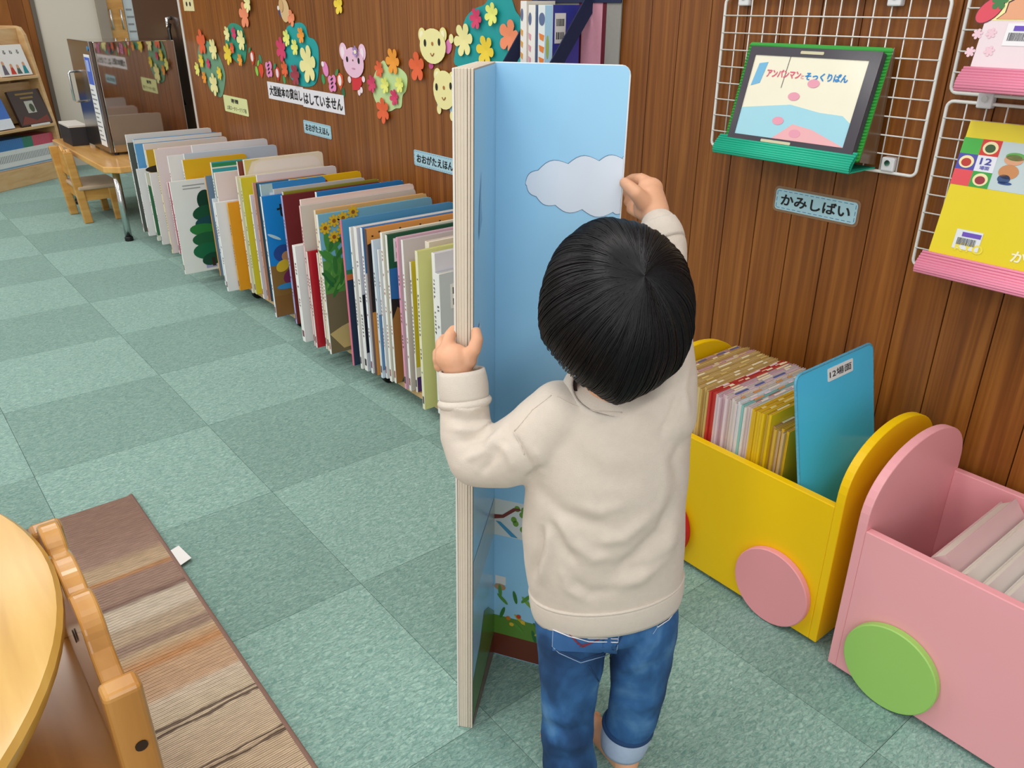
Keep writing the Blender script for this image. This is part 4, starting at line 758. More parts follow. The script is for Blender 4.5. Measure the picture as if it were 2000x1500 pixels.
for cx, cy, ra, rb, c in ((0.098, 0.50, 0.012, 0.10, '2E4E88'), (0.098, 1.2, 0.017, 0.45, 'C88A58'), (0.10, 1.95, 0.016, 0.33, 'D8A07C'), (0.102, 2.15, 0.017, 0.25, '5FA850'), (0.094, 0.75, 0.011, 0.28, '35517E'), (0.14, 1.3, 0.012, 0.5, 'A8B4B0'), (0.142, 1.95, 0.013, 0.3, '8C7868')): yp('figure_patch', oval(cx, b0+hb*cy, ra, rb*hb), c, 0.0008)
a, bq = yh(350, 1140); a2, b2 = yh(600, 1020)
lb = yp('barcode_label', rect(0.044, 0.092, bq-0.004, bq+0.032), 'DDE2E4', 0.0004)
def barcode_on(pl, lb, a0, a1, c0, c1, h):
    sheet('label_band', pl, rect(a0+0.012, a1-0.002, c1-0.012, c1-0.004), paper('6A50B4'), lb, h); mb = MB(); x = a0+0.006
    while x < a1-0.008:
        w = random.uniform(0.0006, 0.0016); mb.prism(rect(x, x+w, c0+0.008, c1-0.015), pl.P(0, 0, h), pl.s, pl.t, pl.n, 0.0002); x += w+random.uniform(0.0005, 0.0013)
    q = mb.build('barcode_bars', paper('5A5A60'), lb); q['kind'] = 'stuff'
barcode_on(pl, lb, 0.044, 0.092, bq-0.004, bq+0.032, 0.0132)
text('lettering', 'KYO', pl, 0.05, 0.10, 0.030, 0.046, paper('E8D648'), yc, 0.0126, 0.02); text('lettering', 'かみ', pl, 0.15, 0.20, 0.030, 0.05, paper('F0ECC8'), yc, 0.0126, 0.03)
o, pl, W, H = stand('card_stand', 'pink corrugated stand holding the strawberry card set', -4.203, -4.66, 1.36, 1.107, 0.992, 0.935, PINK, PINK, 0.004, back=False)
yc = thing('story_card_set', 'pale story-card set with a red strawberry and a hand', 'story cards', pl.P(W/2, 0, 0))
MB().prism(rect(0.004, 0.40, 0.0, H), pl.o, pl.s, pl.t, pl.n, 0.012).build('card_case', gloss('E8D6DC'), yc, bevel=0.0015)
def zh(x, y): return pl.hit(1820+x/7.5, y/7.5)
bt = zh(680, 320)[1]; yp('picture_band', rect(0.004, 0.40, bt, H-0.002), 'EFE6A4')
a, b_ = zh(890, 175); yp('strawberry_outline', oval(a, b_, 0.017, 0.026, -0.75), '5A2A30', 0.0004); yp('strawberry', oval(a, b_, 0.0155, 0.0245, -0.75), 'D8485A', 0.0008)
a, b_ = zh(1040, 50); yp('berry_leaf', petals(a, b_, 0.014, 5, 0.3), '3F7A44', 0.0012)
hp = [zh(*q) for q in ((1000, 305), (1130, 210), (1180, 70), (1300, 10), (1500, 0), (1600, 200), (1400, 310))]; yp('hand_outline', [(p-0.002 if i < 4 else p, q+0.002 if 1 < i < 5 else q) for i, (p, q) in enumerate(hp)], '4A2A24', 0.0004); yp('hand', hp, 'E2A27C', 0.0008)
for x, y in ((710, 520), (910, 510), (600, 780), (880, 770)):
    a, b_ = zh(x, y); yp('flower_print', petals(a, b_, 0.009, 6, 0.3), 'E9C4D0', 0.0004)
a, b_ = zh(1115, 620); lb = yp('barcode_label', rect(a-0.004, a+0.05, b_-0.008, b_+0.028), 'ECEAEE', 0.0004); barcode_on(pl, lb, a-0.004, a+0.05, b_-0.008, b_+0.028, 0.0132)

# ================================================================== fabric wall pocket with three books
bg = thing('wall_pocket', 'grey and pink striped fabric wall pocket with navy straps', 'wall pocket', (0.95, -3.04, 0.95))
PKX = WX-0.004
M_NAVY = mat('1E2648', 0.8, 0.08, 60, 0.2, 500); M_GREYF = mat('8E8C88', 0.85, 0.06, 80, 0.25, 500)
MB().box(PKX-0.004, PKX, -3.258, -2.90, 0.9, 1.5).build('back_panel', M_GREYF, bg)
for y0_, y1_, c in ((-3.097, -3.11, '5E1426'), (-3.11, -3.19, 'C98EA0'), (-3.19, -3.204, '5E1426')): MB().box(PKX-0.0052, PKX-0.0042, y1_, y0_, 0.9, 1.232).build('stripe', mat(c, 0.85, 0.08, 60, 0.2, 500), bg)
MB().box(PKX-0.009, PKX-0.0042, -3.26, -2.898, 1.23, 1.26).build('top_band', M_NAVY, bg, bevel=0.001)
for yy in (-3.152, -2.955): MB().prism([(PKX-0.006, 1.275), (PKX-0.006, 1.205), (0.85, 1.005), (0.85, 1.07)], (0, yy, 0), (1, 0, 0), (0, 0, 1), (0, 1, 0), 0.004).build('side_strap', M_NAVY, bg)
MB().box(0.85, 0.854, -3.152, -2.951, 0.95, 1.07).build('front_band', M_NAVY, bg); MB().box(0.85, PKX-0.006, -3.148, -2.955, 0.9, 0.906).build('pocket_floor', M_GREYF, bg)
for (yy, th, cc, xf, zt, lab) in ((-3.116, 0.06, '3A409C', 0.90, 1.225, 'thick indigo-backed comic volume with orange spine letters, nearest in the pocket'), (-3.044, 0.03, '7C93B4', 0.90, 1.225, 'lilac spined volume in the middle of the wall pocket'), (-3.012, 0.026, 'E8E2D4', 0.895, 1.235, 'cream volume with yellow spine letters, leftmost in the pocket')):
    lab = lab.replace('comic ', 'picture ')
    b = thing('storybook', lab, 'book', (0.93, yy+th/2, 0.907), 'storybooks in the wall pocket')
    MB().box(xf, 0.998, yy, yy+0.002, 0.907, zt).build('front_cover', gloss(cc), b); MB().box(xf, 0.998, yy+th-0.002, yy+th, 0.907, zt).build('back_cover', gloss(cc), b)
    sp = MB().box(xf-0.002, xf-0.0001, yy, yy+th, 0.907, zt).build('spine', gloss('E9E6E2' if th < 0.05 else 'DCE2E4'), b, bevel=0.001); MB().box(xf+0.001, 0.995, yy+0.0021, yy+th-0.0021, 0.909, zt-0.003).build('page_block', M_PAGE, b)
    PP = Plane((xf-0.002, yy, 0), (0, -1, 0), (0, 0, 1), (-1, 0, 0)); oc = {0.06: 'DD7E34', 0.03: 'D59AA8', 0.026: 'D99A3A'}[th]
    if th > 0.05: sheet('spine_panel', PP, rect(-th*0.5, -0.001, 0.908, zt-0.001), gloss('8FB4CC'), sp, 0.0002); sheet('spine_panel', PP, oval(-th*0.3, 1.12, 0.006, 0.03), gloss('8A9A3C'), sp, 0.0008)
    sheet('spine_emblem', PP, oval(-th*0.72, zt-0.035, th*0.2, 0.016), paper('5A6A90'), sp, 0.0006)
    for k in range(5): sheet('spine_letter', PP, [(-th*0.9, zt-0.07-0.03*k), (-th*0.55, zt-0.075-0.03*k), (-th*0.6, zt-0.09-0.03*k), (-th*0.85, zt-0.085-0.03*k)], paper(oc), sp, 0.0006)
    if th > 0.05:
        PC = Plane((0, yy, 0), (1, 0, 0), (0, 0, 1), (0, -1, 0)); q = sheet('barcode_label', PC, rect(xf+0.006, xf+0.045, 1.13, 1.205), paper('E8E6E2'), b, 0.0006); mb = MB()
        for row in (0, 1):
            x = xf+0.011
            while x < xf+0.04: w = random.uniform(0.001, 0.003); mb.prism(rect(x, x+w, 1.14+row*0.033, 1.158+row*0.033), PC.P(0, 0, 0.0013), PC.s, PC.t, PC.n, 0.0003); x += w+random.uniform(0.001, 0.002)
        z = mb.build('barcode_bars', INK, q); z['kind'] = 'stuff'

# ================================================================== train-shaped wooden wagons
def wagon(name, label, X0, X1, Y0, Y1, c, wheels, zb=0.012, ztop=0.343, zarch=0.485):
    o = thing(name, label, 'book wagon', ((X0+X1)/2, (Y0+Y1)/2, 0)); m = paint(c); T = 0.018
    MB().box(X0, X0+T, Y1+T, Y0-T, zb, ztop).build('front_panel', m, o, bevel=0.0018); MB().box(X1-T, X1, Y1+T, Y0-T, zb, ztop).build('back_panel', m, o, bevel=0.0018)
    MB().box(X0+T, X1-T, Y1+T, Y0-T, zb+0.01, zb+0.028).build('bottom_panel', m, o)
    cx = (X0+X1)/2; hw = (X1-X0)/2; zl = ztop+0.014
    prof = [(X0, zb), (X1, zb), (X1, zl)]+[(cx+hw*math.cos(math.pi*i/28), zl+(zarch-zl)*math.sin(math.pi*i/28)**0.85) for i in range(1, 28)]+[(X0, zl)]
    for yy in (Y0-T-0.0002, Y1+0.0002): MB().prism(prof, (0, yy, 0), (1, 0, 0), (0, 0, 1), (0, 1, 0), T).build('arched_end', m, o, bevel=0.002)
    for yc, zc, wc, r in wheels: MB().lathe([(r-0.002, 0.0), (r, 0.002), (r, 0.014), (r-0.002, 0.016)], (X0-0.0005, yc, zc), (-1, 0, 0), 64).build('wheel_disc', paint(wc), o)
    return o
wagon('book_wagon', 'yellow wooden wagon with a pink wheel full of story-card folders', 0.646, 0.985, -3.755, -4.281, 'F2C600', ((-4.165, 0.092, 'E89AA0', 0.09), (-3.845, 0.092, 'C8202C', 0.09)))
wagon('book_wagon', 'pink wooden wagon with a green wheel in the right foreground', 0.619, 0.985, -4.325, -4.95, 'F0A8AE', ((-4.447, 0.092, '9CCB68', 0.09), (-4.80, 0.092, '9CCB68', 0.09)))
# ------------------------------------------------------------------ story-card folders packed in the yellow wagon
cols = ['DDB024', 'C9A878', 'DDB024', 'CDB08C', 'D6B040', 'C8A06A', 'E6BE14', 'CCA83C', 'E6BE14', 'E0B420', 'E6BE14', 'DDB024', 'E4BA20', 'E6D8D8', 'DCC8C8', 'E6DCD8', '8FC4BE', 'E4DCDC', 'DFE3EA', 'E2D2D2', 'D9CFC6', 'E6D8D6', 'D8C4BE', 'E8D2D8', 'DCCCC8', 'DDB7C4', 'E2C9D2', 'D8C0C4', 'CB3A34', 'CE4038', 'C93A34', 'C0A058', 'C8AC62', 'BFA050', 'CBB06A', 'C2A55A', 'C9AC60', 'C4A862', 'BE9E50', 'C9B070', 'C7A95C', 'C0A052', 'C8AA5E', 'D4A8A8', 'DDB8B8', 'D9B0A8', 'C5A75C', 'C0A254', 'C8AC66', 'C4A55A', 'CFA0A0', 'D8B4B0']
kinds = {'gold': 'mustard gold story-card folder in the yellow wagon\'s near or far stretch', 'red': 'red story-card folder in the middle of the yellow wagon', 'teal': 'single turquoise story-card folder among the white ones in the yellow wagon', 'white': 'whitish pink story-card folder in the middle stretch of the yellow wagon'}
def kind(c):
    r, g, b = (int(c[i:i+2], 16) for i in (0, 2, 4))
    if r > 180 and g < 80: return 'red'
    if g > r+30: return 'teal'
    return 'gold' if b < 145 and r-b > 60 else 'white'
y = -4.112; tabs = ['B86A5A', 'E8D8B0', '4A5A94', 'CC8A4C', 'D8D0C8', 'A9C0B8', 'E0C0C8', 'D0B468', 'DCCFC4', 'C9B49A']
for i, c in enumerate(cols):
    th = 0.0058; xf = 0.682+random.uniform(-0.006, 0.006)+(0.014 if i < 6 else 0); zt = 0.452+random.uniform(-0.004, 0.004)-(0.028 if i < 6 else 0)
    if i >= 31 and kind(c) == 'gold': c = ('D6B878', 'CDAE66', 'DABF86')[i % 3]
    mb = MB(); mb.box(xf, 0.952, y, y+0.0009, 0.0405, zt); mb.box(xf, 0.952, y+th-0.0009, y+th, 0.0405, zt); mb.box(xf-0.0009, xf, y, y+th, 0.0405, zt-0.0005)
    o = tag(mb.build('story_card_folder', gloss(c)), kinds[kind(c)].replace('near or far stretch', 'near stretch, beside the blue divider' if i < 13 else 'far stretch, beyond the red folders').replace('the middle stretch', 'the middle stretch' if i < 29 else 'the far stretch').replace(' in the yellow wagon\'s near stretch, beside the blue divider', ', '+ordinal(i+1)+' from the blue divider in the yellow wagon').replace(' in the yellow wagon\'s far stretch, beyond', ', '+ordinal(i+1)+' from the divider, in the yellow wagon beyond').replace(' in the middle', ', '+ordinal(i+1)+' from the divider in the middle').replace(' in the far', ', '+ordinal(i+1)+' from the divider in the far').replace('single ', ''), 'card folder', 'story-card folders in the yellow wagon')
    MB().box(xf+0.002, 0.948, y+0.001, y+th-0.001, 0.042, zt-0.004).build('card_stack', M_PAGE, o)
    mb2 = MB(); x = xf+random.uniform(0.02, 0.05)
    while x < 0.93:
        w = random.uniform(0.012, 0.05); w = min(w, 0.945-x); mb2.box(x, x+w, y+0.0002, y+th-0.0002, zt-0.0006, zt+0.0006); x += w+random.uniform(0.02, 0.07)
    if kind(c) != 'gold' or i % 2: mb2.m and mb2.build('top_print', gloss(random.choice(tabs) if kind(c) != 'gold' else random.choice(('D8C07A', 'C8AC62', 'E4D8B8'))), o).__setitem__('kind', 'stuff')
    y += th+0.0005
dv = thing('divider_board', 'glossy sky-blue divider board with a white number label in the yellow wagon', 'divider board', (0.81, -4.18, 0.05))
A_ = Vector((0.672, -4.226, 0.055)); top = Vector((0.672, -4.118, 0.562)); tv = (top-A_); PLD = Plane(A_, (1, 0, 0), tv, Vector((1, 0, 0)).cross(tv))
MB().prism(rrect(0, 0.285, 0, tv.length, 0.018), PLD.o, PLD.s, PLD.t, PLD.n, 0.004).build('board', mat('46CBFF', 0.2, 0.04, 3, coat=0.5), dv)
MB().tube([PLD.P(p, q, 0.002) for p, q in rrect(-0.001, 0.286, 0, tv.length+0.001, 0.018)], 0.0032, 8, closed=True).build('taped_edge', mat('4FA3C4', 0.25, 0.25, 160, 0.6, 300, coat=0.4), dv, smooth=True)
q0 = PLD.hit(1614, 733); q1 = PLD.hit(1660, 718)
lb = sheet('number_label', PLD, rrect(q0[0]-0.002, q1[0]+0.004, q0[1]-0.014, q0[1]+0.014, 0.003), paper('E6ECF0'), dv, 0.0042)
text('lettering', '12場面', PLD, q0[0]+0.004, q1[0]-0.003, q0[1]-0.008, q0[1]+0.008, INK, lb, 0.005, 0.01)
# ------------------------------------------------------------------ story-card folders lying slanted in the pink wagon
G = 'story-card folders slumped in the pink wagon'
specs = [('D9B7B8', 'rosy folder on top of the slumped pile in the pink wagon'), ('E2DAD2', 'off-white folder second in the slumped pile'), ('DED6D0', 'greyish white folder third in the slumped pile'), ('E4DEDA', 'pale folder fourth in the slumped pile'), ('D8D0CC', 'light grey folder fifth in the slumped pile'), ('5FA4D8', 'sky blue folder near the front of the slumped pile'), ('4E9FD0', 'deeper blue folder at the end of the slumped pile')]
off = 0.0
for i, (c, lab) in enumerate(specs):
    ang = math.radians(51+0.8*i); th = 0.03 if i == 0 else 0.0165
    d = Vector((0, math.cos(ang), math.sin(ang))); nn = Vector((0, -math.sin(ang), math.cos(ang)))
    base = Vector((0.655, -4.682-off/math.sin(ang), 0.042)); Lh = 0.37-0.012*i; off += th+0.0015
    r = thing('story_card_folder', lab, 'card folder', base, G)
    mb = MB(); mb.obox(base, Vector((0.29, 0, 0)), d*Lh, nn*0.0012); mb.obox(base+nn*(th-0.0012), Vector((0.29, 0, 0)), d*Lh, nn*0.0012); mb.obox(base-Vector((0.0012, 0, 0)), Vector((0.0012, 0, 0)), d*Lh, nn*th)
    mb.build('sleeve', gloss(c), r); MB().obox(base+nn*0.0014+Vector((0.004, 0, 0))+d*0.003, Vector((0.28, 0, 0)), d*(Lh-0.006), nn*(th-0.0028)).build('card_stack', M_PAGE, r)
    if i >= 5: MB().obox(base+nn*(th+0.0001)+d*(Lh-0.07), Vector((0.29, 0, 0)), d*0.03, nn*0.0006).build('sleeve_band', gloss('4FB0A0'), r)
# ================================================================== the tall board book the child holds open
UP = Vector((0, 0, 1))
gB = Vector((0.106, -3.872, 0.001)); lB = Vector((-0.043, -4.001, 0.001)); rB = Vector((0.2115, -4.0475, 0.001))
ax = UP*1.149+HR*0.013
gT = gB+ax; lT = lB+UP*1.1528+HR*0.025; rT = rB+UP*1.147+HR*0.017
hb = thing('tall_board_book', 'tall narrow board book with sky pages held open by the child', 'book', gB)
M_SKY = mat('9CD0F0', 0.3, 0.05, 2.5, coat=0.25); M_BOARD = mat('D6CBBA', 0.75, 0.05, 40, 0.1, 300)
rn = (rB-gB).cross(ax).normalized()
if rn.dot(CAM-gB) < 0: rn = -rn
PR = Plane(gB, rB-gB, ax, rn); PWR = (rB-gB).length; PH = ax.length
# right leaf with rounded outer corners
poly = [(0, 0), (PWR-0.014, 0)]+[(PWR-0.014+0.014*math.sin(t), 0.014-0.014*math.cos(t)) for t in (0.4, 0.8, 1.2, 1.57)]+[(PWR-0.014+0.014*math.cos(t), PH-0.014+0.014*math.sin(t)) for t in (0, 0.4, 0.8, 1.2, 1.57)]+[(0, PH)]
leafR = MB().prism(poly, PR.P(0, 0, -0.003), PR.s, PR.t, PR.n, 0.003).build('right_leaf', paper('E9EEF2'), hb)
sheet('sky_print', PR, [(min(p, PWR-0.0016), min(max(q, 0.0005), PH-0.0012)) for p, q in poly], M_SKY, leafR, 0.0001, 0.0003)
def rp(name, pts, c, h=0.0006, px_in=True): return sheet(name, PR, [PR.hit(*q) for q in pts] if px_in else pts, gloss(c), leafR, h, 0.0002)
def smooth_px(pts, k=4):
    n = len(pts); out = []
    for i in range(n):
        p0, p1, p2, p3 = pts[i-1], pts[i], pts[(i+1) % n], pts[(i+2) % n]
        for j in range(k):
            t = j/k; out.append(tuple(0.5*((2*p1[d])+(-p0[d]+p2[d])*t+(2*p0[d]-5*p1[d]+4*p2[d]-p3[d])*t*t+(-p0[d]+3*p1[d]-3*p2[d]+p3[d])*t**3) for d in (0, 1)))
    return out
# cloud with scalloped outline (points on the leaf, from its own size)
def scallop(nodes, k=7, bulge=0.22):
    out = []
    for (a, b) in zip(nodes[:-1], nodes[1:]):
        dx, dy = b[0]-a[0], b[1]-a[1]
        for j in range(k):
            t = j/k; s_ = math.sin(math.pi*t)*bulge; out.append((a[0]+dx*t+dy*s_, a[1]+dy*t-dx*s_))
    out.append(nodes[-1]); return out
cn = [(1224, 309), (1203, 313), (1157, 316), (1097, 321), (1039, 333), (1015, 356), (1017, 361), (1036, 383), (1073, 400), (1125, 409), (1185, 415), (1226, 421)]
hit = [PR.hit(*q) for q in cn]; edge = PWR-0.0016
hit = [(edge if i in (0, len(hit)-1) else min(p, edge), q) for i, (p, q) in enumerate(hit)]
cp = scallop(hit[::-1], 7, -0.2)
cp = [(min(p, edge), q) for p, q in cp]
rp('cloud_outline', [(p+(-0.0009 if p < edge-0.001 else 0), q+(0.0011 if q > hit[5][1] else -0.0011)) for p, q in cp], '6C8CA8', 0.0005, False); rp('cloud', cp, 'D9E2EE', 0.0008, False)
# lower part of the leaf: brown base band, plants, white map strip with a tree
band = lambda z0, z1, c, h: sheet('print_band', PR, rect(0.0005, PWR-0.0016, z0, z1), gloss(c), leafR, h, 0.0002)
band(0.002, 0.058, '6A3526', 0.0005); band(0.058, 0.105, '5E8A38', 0.0005)
for k in range(34):
    a, b_ = random.uniform(0.004, PWR-0.01), random.uniform(0.07, 0.17); sheet('plant_print', PR, oval(a, b_, 0.016, 0.004, random.uniform(0.5, 2.6), 10), gloss(random.choice(('3F7A3A', '5C9440', '7EA848', '2E6A40', 'B8A93C'))), leafR, 0.0008+0.00002*k, 0.0001)
for k in range(7): sheet('plant_print', PR, oval(random.uniform(0.01, 0.15), random.uniform(0.07, 0.12), 0.005, 0.005, 0, 10), gloss(random.choice(('C8482E', 'D9B83C', 'C87A2E'))), leafR, 0.0016, 0.0001)
band(0.302, 0.384, 'D8DEDC', 0.0005)
for k in range(22): sheet('tree_leaf_print', PR, oval(random.uniform(0.03, PWR-0.02), random.uniform(0.315, 0.372), 0.006, 0.007, 0, 10), gloss('6E9A3A'), leafR, 0.0008, 0.0001)
sheet('branch_print', PR, [(0.0, 0.338), (0.02, 0.344), (0.045, 0.366), (0.055, 0.368), (0.053, 0.372), (0.04, 0.371), (0.018, 0.351), (0.0, 0.348)], gloss('7A3A34'), leafR, 0.0012, 0.0001)
sheet('river_print', PR, [(0.004, 0.334), (0.014, 0.334), (0.05, 0.304), (0.036, 0.304)], gloss('4C9AC4'), leafR, 0.001, 0.0001)
sheet('flag_print', PR, rect(0.004, 0.026, 0.185, 0.205), gloss('E6E2D8'), leafR, 0.0008, 0.0002); sheet('flag_print', PR, oval(0.014, 0.178, 0.012, 0.008), gloss('C0906A'), leafR, 0.0011, 0.0002)
# left leaves: the thick stack, slightly twisted
on = UP.cross(lB-gB).normalized()
if on.dot(CAM-gB) > 0: on = -on             # outward, away from the reader
def lp(s, t, h): return (gB.lerp(lB, s)).lerp(gT.lerp(lT, s), t)+on*h
def leaf_board(name, h0, h1, m, par, s1=1.0):
    N = 10; mb = MB(); vs = []
    for i in range(N+1):
        t = i/N; vs += [lp(0.004, t, h0), lp(s1, t, h0), lp(s1, t, h1), lp(0.004, t, h1)]
    fs = [(0, 1, 2, 3), (4*N+3, 4*N+2, 4*N+1, 4*N)]
    for i in range(N):
        for j in range(4): fs.append((4*i+j, 4*i+4+j, 4*i+4+(j+1) % 4, 4*i+(j+1) % 4))
    return mb.add(vs, fs).build(name, m, par, bevel=0.0006, seg=1, fixn=True)
hh = 0.0
for k, (th, gap, s1) in enumerate(((0.0034, 0.001, 1.0), (0.0034, 0.0008, 0.997), (0.0042, 0.00005, 0.9985), (0.0042, 0.00005, 0.9985), (0.0042, 0.00005, 0.9985), (0.0034, 0.0004, 0.997), (0.003, 0, 1.002))):
    b = leaf_board('left_leaf', hh, hh+th, M_BOARD if k < 6 else paper('E6E2DA'), hb, s1)
    if k == 0:
        def lsheet(name, st, c, h):
            vs = [lp(1-s_, t_, -h) for s_, t_ in st]; n = len(vs); mb = MB().add(vs+[v-on*0.0002 for v in vs], [tuple(range(n)), tuple(range(2*n-1, n-1, -1))]+[(i, n+i, n+(i+1) % n, (i+1) % n) for i in range(n)]); return mb.build(name, c if not isinstance(c, str) else gloss(c), b, fixn=True)
        ed = [(0.012, i/12) for i in range(13)]; ed[0] = (0.012, 0.003); ed[-1] = (0.012, 0.998)
        N = 24; vs = []
        for i in range(N+1):
            t = 0.003+0.995*i/N; vs += [lp(1-0.012, t, -0.0008), lp(0.5, t, -0.0008), lp(0.006, t, -0.0008)]
        MB().add(vs, [q for i in range(N) for q in ((3*i, 3*i+1, 3*i+4, 3*i+3), (3*i+1, 3*i+2, 3*i+5, 3*i+4))]).build('sky_print', M_SKY, b, fixn=True)
        lsheet('cloud', [(0.013, 0.60), (0.10, 0.615), (0.22, 0.645), (0.30, 0.68), (0.25, 0.69), (0.18, 0.68), (0.013, 0.672)], 'C4D4E4', 0.0016)
        lsheet('bird_print', [(0.2, 0.80), (0.33, 0.82), (0.28, 0.85), (0.30, 0.88), (0.22, 0.84)], '6FA0CC', 0.0014)
        lsheet('print_band', [(0.013, 0.004), (0.99, 0.004), (0.99, 0.05), (0.013, 0.02)], '6A3526', 0.0016)
        lsheet('hill_print', [(0.013, 0.022), (0.99, 0.052), (0.99, 0.10), (0.7, 0.15), (0.5, 0.17), (0.3, 0.13), (0.013, 0.10)], '557A34', 0.0014)
        lsheet('map_print', [(0.013, 0.26), (0.99, 0.265), (0.99, 0.335), (0.013, 0.33)], 'A9BCC0', 0.0013)
    hh += th+gap
MB().prism([(0, 0), (1, 0), (1, 1), (0, 1)], gB-on*0.0, on*0.026, ax, (gB-lB).normalized(), 0.002).build('book_spine', paper('DAD4C8'), hb)

# ================================================================== the child
def LZ(u, d, z):
    depth = d*math.cos(PITCH)+(CAM.z-z)*math.sin(PITCH); a = (u-1000)/FPX*depth
    p = CAM+HD*d+HR*a; return Vector((p.x, p.y, z))
def LV(u, v, d): return onD(u, v, d)
class Blob(MB):
    def chain(s, pts, step=0.28, n=12, k=8):
        for (p, r), (q, t) in zip(pts[:-1], pts[1:]):
            p, q = Vector(p), Vector(q); L = (q-p).length; m = max(1, int(L/(min(r, t)*step)))
            for i in range(m+1):
                f = i/m; R = r*(1-f)+t*f; s.ball(p.lerp(q, f), R, R, R, n=n, k=k)
        return s
    def remesh(s, name, m, parent, voxel, smooth=6, folds=None, fn=None):
        o = s.build(name, m); md = o.modifiers.new('r', 'REMESH'); md.mode = 'VOXEL'; md.voxel_size = voxel
        if smooth: sm = o.modifiers.new('s', 'SMOOTH'); sm.factor = 0.5; sm.iterations = smooth
        bpy.context.view_layer.update()
        me = bpy.data.meshes.new_from_object(o.evaluated_get(bpy.context.evaluated_depsgraph_get())); o.modifiers.clear(); old = o.data; o.data = me; bpy.data.meshes.remove(old)
        me.materials.clear(); me.materials.append(m); me.name = name
        if folds is not None or fn is not None:
            n = len(me.vertices); V = np.empty(n*3); me.vertices.foreach_get('co', V); V = V.reshape(-1, 3); N = np.empty(n*3); me.vertices.foreach_get('normal', N); N = N.reshape(-1, 3)
            D = np.zeros(n); P = px_np(V); facing = ((np.array(CAM)-V)*N).sum(1)/np.linalg.norm(np.array(CAM)-V, axis=1); w = np.clip(facing*2.2+0.15, 0, 1)
            for pts, wid, amp in (folds or ()):
                amp = amp*1.25
                best = np.full(n, 1e9); tt = np.zeros(n); seg = len(pts)-1
                for i in range(seg):
                    a, b = np.array(pts[i], float), np.array(pts[i+1], float); ab = b-a; t = np.clip(((P-a)@ab)/(ab@ab), 0, 1); d = np.linalg.norm(P-(a+t[:, None]*ab), axis=1)
                    up = d < best; best[up] = d[up]; tt[up] = (i+t[up])/seg
                D += amp*np.exp(-(best/wid)**2)*np.clip(np.sin(np.pi*np.clip(tt, 0.04, 0.96))*1.5, 0, 1)*w
            if fn is not None: D += fn(V, P)
            V = V+N*D[:, None]; me.vertices.foreach_set('co', V.ravel())
        me.polygons.foreach_set('use_smooth', [True]*len(me.polygons)); me.update()
        if parent is not None: attach(o, parent)
        return o
M_SKIN = mat('D9A584', 0.5, 0.06, 25, 0.05, 250, sss=0.25, spec=0.35); M_FLEECE = mat('D3C8BB', 0.9, 0.05, 90, 0.4, 900, sheen=0.2, spec=0.15)
M_DENIM = ramp_mat('denim', [(0.32, '122F54'), (0.46, '1E4470'), (0.57, '2F6094'), (0.7, '5484B2')], (9, 9, 6), 1.3, 0.85, 0.12, detail=9, distort=0.3)
HC = LV(1203, 603, 0.985)                     # head centre
hpm = FPX/((HC-CAM).dot(CF))                  # pixels per metre there
# view-facing frame of the head
VF = (CAM-HC).normalized(); VR = CR.copy(); VR = (VR-VF*VR.dot(VF)).normalized(); VU = VF.cross(VR)
SIL = [(1053, 613), (1057, 660), (1084, 697), (1118, 736), (1157, 764), (1207, 790), (1252, 772), (1297, 744), (1330, 711), (1347, 666), (1353, 618), (1347, 557), (1330, 506), (1302, 473), (1260, 445), (1213, 432), (1179, 429), (1140, 442), (1106, 467), (1078, 506), (1060, 557)]
sa = np.array([math.atan2(-(v-603), u-1203) for u, v in SIL]); sr = np.array([math.hypot(u-1203, v-603)/hpm for u, v in SIL]); od = np.argsort(sa); sa, sr = sa[od], sr[od]
sa3 = np.concatenate([sa-2*math.pi, sa, sa+2*math.pi]); sr3 = np.concatenate([sr, sr, sr])
def hair_pt(dv, off=0.0):
    """dv: unit direction in the frame (right, up, towards the camera)"""
    x, y, z = dv; c = math.hypot(x, y); th = math.atan2(y, x); R = float(np.interp(th, sa3, sr3))
    D = 0.092 if z > 0 else 0.098
    # keep the neckline from bulging towards the viewer
    k = (R*c)**2+(D*z)**2; s_ = 1.0
    return HC+VR*(x*(R+off))+VU*(y*(R+off))+VF*(z*(D+off))
person = thing('person', 'small child in beige sweatshirt and blue jeans seen from behind holding a tall book', 'person', LZ(1180, 0.98, 0.0))
# ---- body: one continuous skin surface
B = Blob()
faced = (HD*0.94+UP*0.34).normalized(); crown = (UP*0.94-HD*0.34).normalized(); side = faced.cross(crown).normalized()
B.ball(HC-crown*0.004, 0.072, 0.082, 0.088, side, faced, crown, 24, 16)
B.ball(HC+faced*0.03-crown*0.045, 0.052, 0.05, 0.042, side, faced, crown, 18, 12)       # jaw and cheeks
B.ball(HC+faced*0.082-crown*0.02, 0.009, 0.011, 0.011, side, faced, crown)                # nose
for sg in (-1, 1): B.ball(HC+side*(0.072*sg)-crown*0.018, 0.007, 0.014, 0.02, side, faced, crown)   # ears
B.ball(HC+faced*0.078-crown*0.05, 0.016, 0.006, 0.005, side, faced, crown)                # lips
NK = LV(1200, 790, 1.0)
B.chain([(HC-crown*0.05-faced*0.01, 0.042), (NK, 0.04), (NK-UP*0.06, 0.05)])
ShL, ElL, WrL = LV(1078, 850, 1.0), LV(928, 893, 1.025), LV(900, 738, 1.066)
ShR, ElR, WrR = LV(1290, 830, 1.0), LV(1305, 640, 1.075), LV(1286, 440, 1.17)
TO = LZ(1185, 1.0, 0.62); HP = LZ(1185, 1.0, 0.38)
for f in np.linspace(0, 1, 12): p = NK.lerp(HP, float(f)); B.ball(p-UP*0.03, 0.072+0.005*f, 0.052-0.012*f, 0.04, HR, HD, UP)
